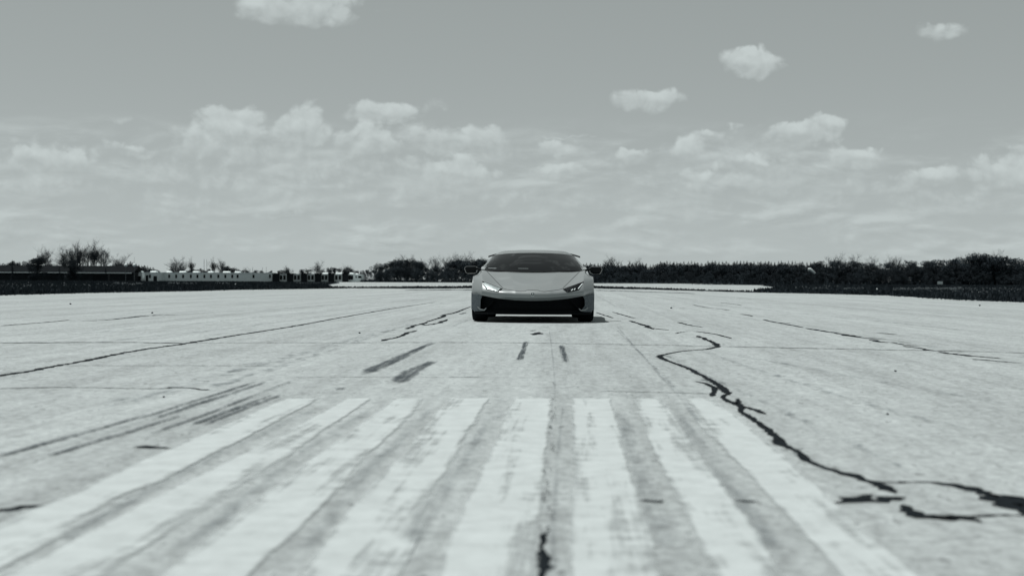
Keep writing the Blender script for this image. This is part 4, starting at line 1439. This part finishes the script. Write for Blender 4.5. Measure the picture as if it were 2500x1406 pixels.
# greenhouse
gh_rows = [
    [(0, 1.14, .742), (.40, 1.19, .752), (.74, 1.50, .782), (.845, 1.66, .775)],
    [(0, 1.42, .862), (.39, 1.47, .868), (.735, 1.75, .878), (.862, 1.90, .800)],
    [(0, 1.74, .980), (.37, 1.78, .982), (.690, 2.02, .972), (.870, 2.12, .815)],
    [(0, 2.08, 1.090), (.35, 2.12, 1.086), (.640, 2.32, 1.055), (.875, 2.36, .830)],
    [(0, 2.34, 1.148), (.34, 2.36, 1.142), (.615, 2.44, 1.100), (.880, 2.50, .845)],
    [(0, 2.66, 1.162), (.33, 2.66, 1.156), (.595, 2.70, 1.108), (.880, 2.76, .860)],
    [(0, 3.04, 1.128), (.31, 3.04, 1.120), (.565, 3.06, 1.072), (.850, 3.08, .875)],
    [(0, 3.50, 1.040), (.29, 3.50, 1.034), (.520, 3.50, 1.000), (.780, 3.50, .890)],
    [(0, 4.00, .935), (.27, 4.00, .930), (.460, 4.00, .915), (.660, 4.00, .885)],
    [(0, 4.30, .870), (.25, 4.30, .868), (.430, 4.30, .862), (.600, 4.30, .850)],
]
G2 = surface(gh_rows, 7, [8, 6, 10, 10, 6, 8])
n2u, n2v = G2.shape[:2]
V2 = G2.reshape(-1, 3)
f2 = grid_faces(n2u, n2v)
roof = obj('roof', shift(V2), f2, 'car_paint', car, True)
bvh_gh = BVHTree.FromPolygons([tuple(p) for p in V2], f2)


def fx(zx, Z):
    return (zx - 1252) * .16 * Z / F


def fz(zy, Z):
    return CAM_H - (zy * .16 + 590 - 687.05) * Z / F


def project(poly, bvh, off, side='front', res=9):
    """polygon in the front view (x, z), or in the side view (y, z), laid on a surface -> verts, faces"""
    P = [Vector((p[0], p[1], 0)) for p in poly]
    bm = bmesh.new()
    bm.faces.new([bm.verts.new(p) for p in P])
    bmesh.ops.triangulate(bm, faces=bm.faces[:])
    for _ in range(6):
        es = [e for e in bm.edges if e.calc_length() > .045]
        if not es:
            break
        bmesh.ops.subdivide_edges(bm, edges=es, cuts=1, use_grid_fill=False)
        bmesh.ops.triangulate(bm, faces=bm.faces[:])
    vs, ok = [], []
    for v in bm.verts:
        if side == 'front':
            o, d = Vector((v.co.x, -3, v.co.y)), Vector((0, 1, 0))
        elif side == 'top':
            o, d = Vector((v.co.x, v.co.y, 3)), Vector((0, 0, -1))
        else:
            s = 1 if side == 'right' else -1
            o, d = Vector((3 * s, v.co.x, v.co.y)), Vector((-s, 0, 0))
        h, nn, _, _ = bvh.ray_cast(o, d)
        if h is None:
            vs.append(None)
            continue
        if nn.dot(d) > 0:
            nn = -nn
        vs.append(h + nn * off)
    bm.verts.index_update()
    fs = [tuple(v.index for v in f.verts) for f in bm.faces if all(vs[v.index] is not None for v in f.verts)]
    bm.free()
    idx = {}
    out = []
    for i, p in enumerate(vs):
        if p is not None:
            idx[i] = len(out)
            out.append(p)
    return out, [tuple(idx[i] for i in f) for f in fs]


def mirror(poly):
    return [(-x, z) for x, z in poly][::-1]


def patch(name, poly, bvh, off, mt, parent, side='front', smooth=True):
    v, f = project(poly, bvh, off, side)
    o = obj(name, shift(v), f, mt, parent, smooth)
    return o


def seam(name, pts, bvh, off, w, mt, parent, side='front'):
    """thin line laid on the surface"""
    dens = []
    for a, b in zip(pts[:-1], pts[1:]):
        n = max(1, int(math.dist(a, b) / .03))
        dens += [(a[0] + (b[0] - a[0]) * k / n, a[1] + (b[1] - a[1]) * k / n) for k in range(n)]
    dens.append(pts[-1])
    hit = []
    for p in dens:
        if side == 'front':
            o, d = Vector((p[0], -3, p[1])), Vector((0, 1, 0))
        elif side == 'top':
            o, d = Vector((p[0], p[1], 3)), Vector((0, 0, -1))
        else:
            s = 1 if side == 'right' else -1
            o, d = Vector((3 * s, p[0], p[1])), Vector((-s, 0, 0))
        h, nn, _, _ = bvh.ray_cast(o, d)
        if h is None:
            continue
        if nn.dot(d) > 0:
            nn = -nn
        hit.append((h, nn))
    vs, fs = [], []
    for i, (h, nn) in enumerate(hit):
        t = hit[min(i + 1, len(hit) - 1)][0] - hit[max(i - 1, 0)][0]
        s = t.cross(nn)
        s = s.normalized() if s.length > 0 else Vector((1, 0, 0))
        vs += [h + nn * off - s * w / 2, h + nn * off + s * w / 2]
    for i in range(len(hit) - 1):
        fs.append((2 * i, 2 * i + 1, 2 * i + 3, 2 * i + 2))
    return obj(name, shift(vs), fs, mt, parent)


# windscreen: edge of the glass in the front view
ws = [(-.770, .800), (-.5, .790), (-.25, .784), (0, .781), (.25, .784), (.5, .790), (.770, .800), (.742, .862), (.705, .945), (.655, 1.030), (.632, 1.058),
      (.45, 1.078), (.25, 1.088), (0, 1.092), (-.25, 1.088), (-.45, 1.078), (-.632, 1.058), (-.655, 1.030), (-.705, .945), (-.742, .862)]
wind = patch('windscreen', [(x * 1.035, z) for x, z in ws], bvh_gh, .006, 'glass', car)
ws = [(x * 1.035, z) for x, z in ws]
fr = [(x * 1.012, .92 + (z - .92) * 1.06) for x, z in ws]
patch('windscreen_seal', fr, bvh_gh, .003, 'matt_black', car)
# side and rear glass
for s in ('left', 'right'):
    patch('side_window', [(1.86, .868), (2.0, .985), (2.22, 1.045), (2.5, 1.075), (2.75, 1.06), (2.88, .97), (2.80, .895), (2.3, .872)], bvh_gh, .005, 'glass', car, s)
    patch('engine_intake', [(3.0, .91), (3.06, 1.0), (3.3, .98), (3.42, .93)], bvh_gh, .005, 'matt_black', car, s)
    patch('side_intake', [(2.86, .33), (2.98, .72), (3.14, .70), (3.10, .56), (3.06, .34)], bvh_body, .004, 'matt_black', car, s)
    patch('side_skirt', [(1.36, .155), (1.36, .215), (3.1, .225), (3.14, .16)], bvh_body, .006, 'matt_black', car, s)
    dr = seam('door_seam', [(1.62, .24), (1.50, .45), (1.52, .62), (1.62, .72)], bvh_body, .002, .006, 'gap', car, s)
    seam('door_seam', [(1.62, .24), (2.6, .25), (2.82, .4), (2.9, .72)], bvh_body, .002, .006, 'gap', car, s)
    seam('door_handle', [(2.55, .69), (2.72, .70)], bvh_body, .008, .022, 'gloss_black', car, s)
for k in range(5):
    y0 = 3.1 + k * .16
    patch('engine_louvre', [(-.36 + k * .01, y0), (.36 - k * .01, y0), (.35 - k * .01, y0 + .1), (-.35 + k * .01, y0 + .1)], bvh_gh, .006, 'gloss_black', car, 'top')

# headlights
HL = [(fx(2040, 21.75), fz(604, 21.75)), (fx(1880, 21.7), fz(662, 21.7)), (fx(1712, 21.5), fz(724, 21.5)), (fx(1742, 21.5), fz(750, 21.5)), (fx(1778, 21.5), fz(776, 21.5)), (fx(1890, 21.6), fz(752, 21.6)), (fx(1958, 21.65), fz(735, 21.65)), (fx(2010, 21.7), fz(665, 21.7))]
cxh = sum(p[0] for p in HL) / len(HL)
czh = sum(p[1] for p in HL) / len(HL)


def inset(poly, k, dx=0, dz=0):
    return [(cxh + (x - cxh) * k + dx, czh + (z - czh) * k + dz) for x, z in poly]


for s, mir in (('right', False), ('left', True)):
    q = (lambda p: mirror(p)) if mir else (lambda p: p)
    hl = patch('headlight', q(HL), bvh_body, .003, 'gloss_black', car)
    patch('reflector', q(inset(HL, .80)), bvh_body, .0055, 'chrome' if mir else 'gloss_black', hl)  # sun glint put into the left lamp's bright material, right one kept black
    # Y-shaped light guides
    a = (fx(2018, 21.7), fz(640, 21.7))
    b = (fx(1945, 21.65), fz(722, 21.65))
    c = (fx(1905, 21.6), fz(716, 21.6))
    dd = (fx(1840, 21.55), fz(750, 21.55))
    for pts in ([a, b], [c, (c[0] - .02, c[1] - .022)], [dd, (dd[0] + .03, dd[1] + .022)]):
        pts = [(-x, z) for x, z in pts] if mir else pts
        seam('light_strip', pts, bvh_body, .009, .012, 'lamp_white', hl)
    patch('lens', q(inset(HL, .97)), bvh_body, .0115, 'lens', hl) if 'lens' in M else None

# bonnet shut lines and creases
for s in (-1, 1):
    L1 = [(s * fx(1975, 22.4), fz(450, 22.4)), (s * fx(1850, 22.1), fz(570, 22.1)), (s * fx(1712, 21.6), fz(712, 21.6))]
    seam('bonnet_seam', L1, bvh_body, .0015, .007, 'gap', car)
    L2 = [(s * fx(1712, 21.5), fz(716, 21.5)), (s * fx(1650, 21.4), fz(735, 21.4)), (s * fx(1440, 21.3), fz(762, 21.3)), (s * fx(1370, 21.3), fz(758, 21.3)), (s * fx(1340, 21.3), fz(744, 21.3)), (s * fx(1252, 21.3), fz(740, 21.3))]
    seam('bonnet_seam', L2, bvh_body, .0015, .008, 'gap', car)
# emblem: small shield on the nose
em = [(.8 * a_, .433 + .8 * (b_ - .433)) for a_, b_ in [(-.034, .462), (.034, .462), (.034, .437), (.022, .412), (0, .400), (-.022, .412), (-.034, .437)]]
eb = patch('emblem', em, bvh_body, .004, 'gloss_black', car)
seam('emblem_rim', em + [em[0]], bvh_body, .006, .006, 'chrome', eb)
patch('emblem_mark', [(-.015, .443), (-.004, .448), (.005, .444), (.016, .448), (.010, .430), (.003, .423), (-.006, .426), (-.010, .433)], bvh_body, .006, 'chrome', eb)


# bumper: parts laid out in the front view on the plan curve of the nose
def plan_y(x):
    return .055 + .44 * (abs(x) / .95) ** 2.6


def slab(name, poly, off, thick, mt, parent, bev=0.0, lean=0.0):
    bm = bmesh.new()
    f = bm.faces.new([bm.verts.new((x, 0, z)) for x, z in poly])
    bmesh.ops.triangulate(bm, faces=[f])
    for _ in range(5):
        es = [e for e in bm.edges if e.calc_length() > .12]
        if not es:
            break
        bmesh.ops.subdivide_edges(bm, edges=es, cuts=1)
        bmesh.ops.triangulate(bm, faces=bm.faces[:])
    r = bmesh.ops.extrude_face_region(bm, geom=bm.faces[:])
    back = [v for v in r['geom'] if isinstance(v, bmesh.types.BMVert)]
    bs = set(back)
    for v in bm.verts:
        v.co.y = plan_y(v.co.x) + off + (thick if v in bs else 0) + lean * (.4 - v.co.z) - YC
    bmesh.ops.recalc_face_normals(bm, faces=bm.faces[:])
    me = bpy.data.meshes.new(name)
    bm.to_mesh(me)
    bm.free()
    me.materials.append(M[mt])
    return link(name, me, parent)


# dark grille wall behind everything
slab('grille', [(-.80, .165), (.80, .165), (.84, .25), (.80, .405), (.52, .36), (0, .33), (-.52, .36), (-.80, .405), (-.84, .25)], .10, .04, 'matt_black', car)
gr = MB()
for k in range(6):
    z = .200 + k * .026
    slab('grille_bar', [(-.70, z), (.70, z), (.70, z + .008), (-.70, z + .008)], .085, .01, 'matt_black', car)
# splitter
sp = []
n = 24
b = MB()
pts = [(-.90 + 1.8 * k / n) for k in range(n + 1)]
vs = []
for z in (.126, .150):
    for x in pts:
        vs.append((x, plan_y(x) - .035 - YC, z))
    for x in pts:
        vs.append((x, plan_y(x) + .34 - YC, z))
N1 = n + 1
fs = []
for k in range(n):
    fs += [(k, k + 1, N1 + k + 1, N1 + k), (2 * N1 + k, 3 * N1 + k, 3 * N1 + k + 1, 2 * N1 + k + 1), (k, 2 * N1 + k, 2 * N1 + k + 1, k + 1), (N1 + k, N1 + k + 1, 3 * N1 + k + 1, 3 * N1 + k)]
fs += [(0, N1, 3 * N1, 2 * N1), (n, 2 * N1 + n, 3 * N1 + n, N1 + n)]
obj('front_splitter', vs, fs, 'matt_black', car)
slab('lower_lip', [(-.78, .150), (.78, .150), (.78, .19), (-.78, .19)], .03, .06, 'matt_black', car)
for s in (-1, 1):
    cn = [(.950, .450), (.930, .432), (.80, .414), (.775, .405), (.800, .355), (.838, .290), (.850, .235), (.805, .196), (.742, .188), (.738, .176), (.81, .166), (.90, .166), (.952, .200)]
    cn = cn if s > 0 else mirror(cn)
    slab('bumper_corner', cn, -.012, .10, 'shaded_corner', car)  # corner shade is painted in by the darker grey
    lp = [(.846, .238), (.806, .206), (.745, .196), (.715, .222), (.706, .214), (.738, .182), (.81, .190), (.856, .226)]
    slab('intake_lip', lp if s > 0 else mirror(lp), -.034, .03, 'car_paint', car)
    fin = [(.715, .222), (.600, .335), (.590, .330), (.706, .210)]
    slab('intake_fin', fin if s > 0 else mirror(fin), .03, .05, 'matt_black', car)
    fl = [(.90, .130), (.955, .150), (.955, .166), (.90, .164)]
    # wheel arch lip
    for (ya, Ra) in AX:
        vs, fs = [], []
        nn = 30
        for k in range(nn + 1):
            w = R(-22) + R(224) * k / nn
            for rr, xo in ((Ra - .002, 0), (Ra - .002, .16)):
                y_, z_ = ya + rr * math.cos(w), AZ + rr * math.sin(w)
                z_ = max(z_, .13)
                h, _, _, _ = bvh_body.ray_cast(Vector((3 * s, y_ + .01 * math.cos(w), z_ + .01 * math.sin(w))), Vector((-s, 0, 0)))
                xx = abs(h.x) if h is not None and abs(h.x) > .8 else .94
                vs.append((s * (xx - xo), y_, z_))
        for k in range(nn):
            fs.append((2 * k, 2 * k + 1, 2 * k + 3, 2 * k + 2))
        obj('wheel_arch', shift(vs), fs, 'matt_black', car, True)
# underbody
MB().box(-.66, .66, .32 - YC, 4.25 - YC, .15, .18).build('underbody', 'matt_black', car)
MB().box(-.62, .62, .40 - YC, .46 - YC, .16, .40).build('radiator', 'matt_black', car)
# cowl and wipers
patch('cowl', [(-.76, .792), (-.4, .783), (0, .778), (.4, .783), (.76, .792), (.76, .802), (.4, .797), (0, .792), (-.4, .797), (-.76, .802)], bvh_gh, .012, 'matt_black', car)
for (x0, z0, x1, z1) in ((-.72, .812, -.28, .800), (-.24, .806, .30, .800)):
    wv = seam('wiper', [(x0, z0), ((x0 + x1) / 2, (z0 + z1) / 2), (x1, z1)], bvh_gh, .02, .016, 'gloss_black', car)
    seam('wiper_arm', [(x0, z0 + .004), (x0 * .7 + x1 * .3, z0 * .7 + z1 * .3 + .004)], bvh_gh, .03, .010, 'chrome', wv)
# dashboard-top strip seen through the glass is left to the dark tint

# mirrors
for s in (-1, 1):
    Zm = 22.75
    prof = [(1175, 383), (1140, 378), (1010, 372), (890, 374), (868, 395), (878, 450), (905, 478), (960, 492), (1050, 490), (1075, 470)]
    # taken from the right-hand mirror of the car in the picture
    pr = [(2132, 380), (2160, 372), (2290, 374), (2318, 392), (2322, 420), (2298, 478), (2275, 492), (2170, 490), (2135, 470), (2122, 430)]
    pts = [(s * fx(zx, Zm), fz(zy, Zm)) for zx, zy in pr]
    if s < 0:
        pts = pts[::-1]
    cx_ = sum(p[0] for p in pts) / len(pts)
    cz_ = sum(p[1] for p in pts) / len(pts)
    rings_ = [(.55, 1.50), (.88, 1.515), (1.0, 1.56), (1.0, 1.66), (.93, 1.685)]
    vs, fs = [], []
    for k, y_ in rings_:
        vs += [(cx_ + (x - cx_) * k, y_, cz_ + (z - cz_) * k) for x, z in pts]
    L = len(pts)
    for i in range(len(rings_) - 1):
        for k in range(L):
            fs.append((i * L + k, i * L + (k + 1) % L, (i + 1) * L + (k + 1) % L, (i + 1) * L + k))
    fs.append(tuple(range(L))[::-1])
    fs.append(tuple(range((len(rings_) - 1) * L, len(rings_) * L)))
    mr = obj('wing_mirror', shift(vs), fs, 'gloss_black', car)
    me = mr.data
    bm = bmesh.new()
    bm.from_mesh(me)
    bmesh.ops.recalc_face_normals(bm, faces=bm.faces[:])
    bm.to_mesh(me)
    bm.free()
    MB().tube(shift([(s * .80, 1.60, .795), (s * .88, 1.60, .822), (s * .955, 1.60, .838)]), [.022, .018, .02], 8).build('mirror_arm', 'gloss_black', mr)
    vs2 = [(cx_ + (x - cx_) * .9, 1.687, cz_ + (z - cz_) * .86) for x, z in pts]
    obj('mirror_glass', shift(vs2), [tuple(range(L))], 'glass', mr)

# rear wing
wv = []
NW = 20
prof = [(0, 0), (.06, .026), (.16, .032), (.26, .018), (.26, .004), (.14, -.002), (.05, -.006)]
vs, fs = [], []
for k in range(NW + 1):
    x = -.83 + 1.66 * k / NW
    e = abs(x) / .83
    dz = -.06 * max(0, (e - .72) / .28) ** 1.2
    for (py_, pz) in prof:
        vs.append((x, 4.15 + py_ - .02 * e, 1.122 + pz + dz))
L = len(prof)
for k in range(NW):
    for j in range(L):
        fs.append((k * L + j, k * L + (j + 1) % L, (k + 1) * L + (j + 1) % L, (k + 1) * L + j))
fs += [tuple(range(L)), tuple(range(NW * L, NW * L + L))[::-1]]
wing = obj('rear_wing', shift(vs), fs, 'gloss_black', car)
for s in (-1, 1):
    MB().tube(shift([(s * .42, 4.20, .87), (s * .42, 4.26, 1.0), (s * .42, 4.24, 1.13)]), [.03, .022, .022], 8).build('wing_strut', 'gloss_black', wing)
# tail: panel, lamps, exhausts, diffuser
MB().box(-.76, .76, 4.38 - YC, 4.44 - YC, .42, .79).build('tail_panel', 'matt_black', car)
for s in (-1, 1):
    MB().box(s * .60 - .16, s * .60 + .16, 4.44 - YC, 4.47 - YC, .66, .73).build('tail_lamp', 'tail_lens', car)
    MB().lathe([(.055, 0), (.062, .0), (.062, .10), (.055, .10)], 20, 'x', (0, 0, 0), True)
    b = MB()
    for kk in range(20):
        pass
    e_ = MB()
    ring = []
    for yy in (4.40, 4.49):
        for rr in (.062, .052):
            ring.append([(s * .14 + rr * math.cos(2 * math.pi * i / 20), yy - YC, .60 + rr * math.sin(2 * math.pi * i / 20)) for i in range(20)])
    vv = ring[0] + ring[2] + ring[3] + ring[1]
    ff = []
    for r_ in range(3):
        for i in range(20):
            ff.append((r_ * 20 + i, r_ * 20 + (i + 1) % 20, (r_ + 1) * 20 + (i + 1) % 20, (r_ + 1) * 20 + i))
    obj('exhaust_pipe', vv, ff, 'rim', car, True)
MB().box(-.70, .70, 4.10 - YC, 4.36 - YC, .17, .30).build('diffuser', 'matt_black', car)
for k in range(6):
    MB().box(-.55 + k * .22 - .008, -.55 + k * .22 + .008, 4.12 - YC, 4.40 - YC, .14, .32).build('diffuser_fin', 'gloss_black', car)


# wheels
def wheel(x, y, r, wd):
    s = 1 if x > 0 else -1
    hw = wd / 2
    b = MB()
    prof = [(r - .095, -hw + .012), (r - .06, -hw), (r - .018, -hw + .010), (r - .003, -hw + .035), (r, -hw + .06), (r, hw - .06), (r - .003, hw - .035), (r - .018, hw - .010), (r - .06, hw), (r - .095, hw - .012)]
    w_ = empty('wheel', (x, y - YC, r))
    w_.parent = car
    b.lathe(prof, 48, 'x', (0, 0, 0), True).build('tyre', 'tyre', w_, True)
    rr = r - .085
    MB().lathe([(rr, -hw + .015), (rr - .012, -hw + .02), (rr - .03, 0), (rr - .012, hw - .02), (rr, hw - .015), (rr + .002, 0)], 48, 'x', (0, 0, 0), True).build('rim', 'rim', w_, True)
    sp = MB()
    for k in range(10):
        a = 2 * math.pi * k / 10 + (.10 if k % 2 else -.10)
        o = s * (hw - .035)
        p0 = (o - s * .02, .05 * math.cos(a), .05 * math.sin(a))
        p1 = (o, (rr - .01) * math.cos(a + (.06 if k % 2 else -.06)), (rr - .01) * math.sin(a + (.06 if k % 2 else -.06)))
        sp.tube([p0, p1], [.020, .014], 6)
    sp.lathe([(.001, s * (hw - .05)), (.06, s * (hw - .05)), (.065, s * (hw - .07)), (.065, 0)], 20, 'x')
    sp.build('spokes', 'rim', w_)
    MB().lathe([(.06, s * .02), (.185, s * .02), (.185, s * .045), (.06, s * .045)], 32, 'x', (0, 0, 0), True).build('brake_disc', 'brake', w_, True)


for s in (-1, 1):
    wheel(s * .832, .96, .335, .250)
    wheel(s * .815, 3.58, .350, .305)
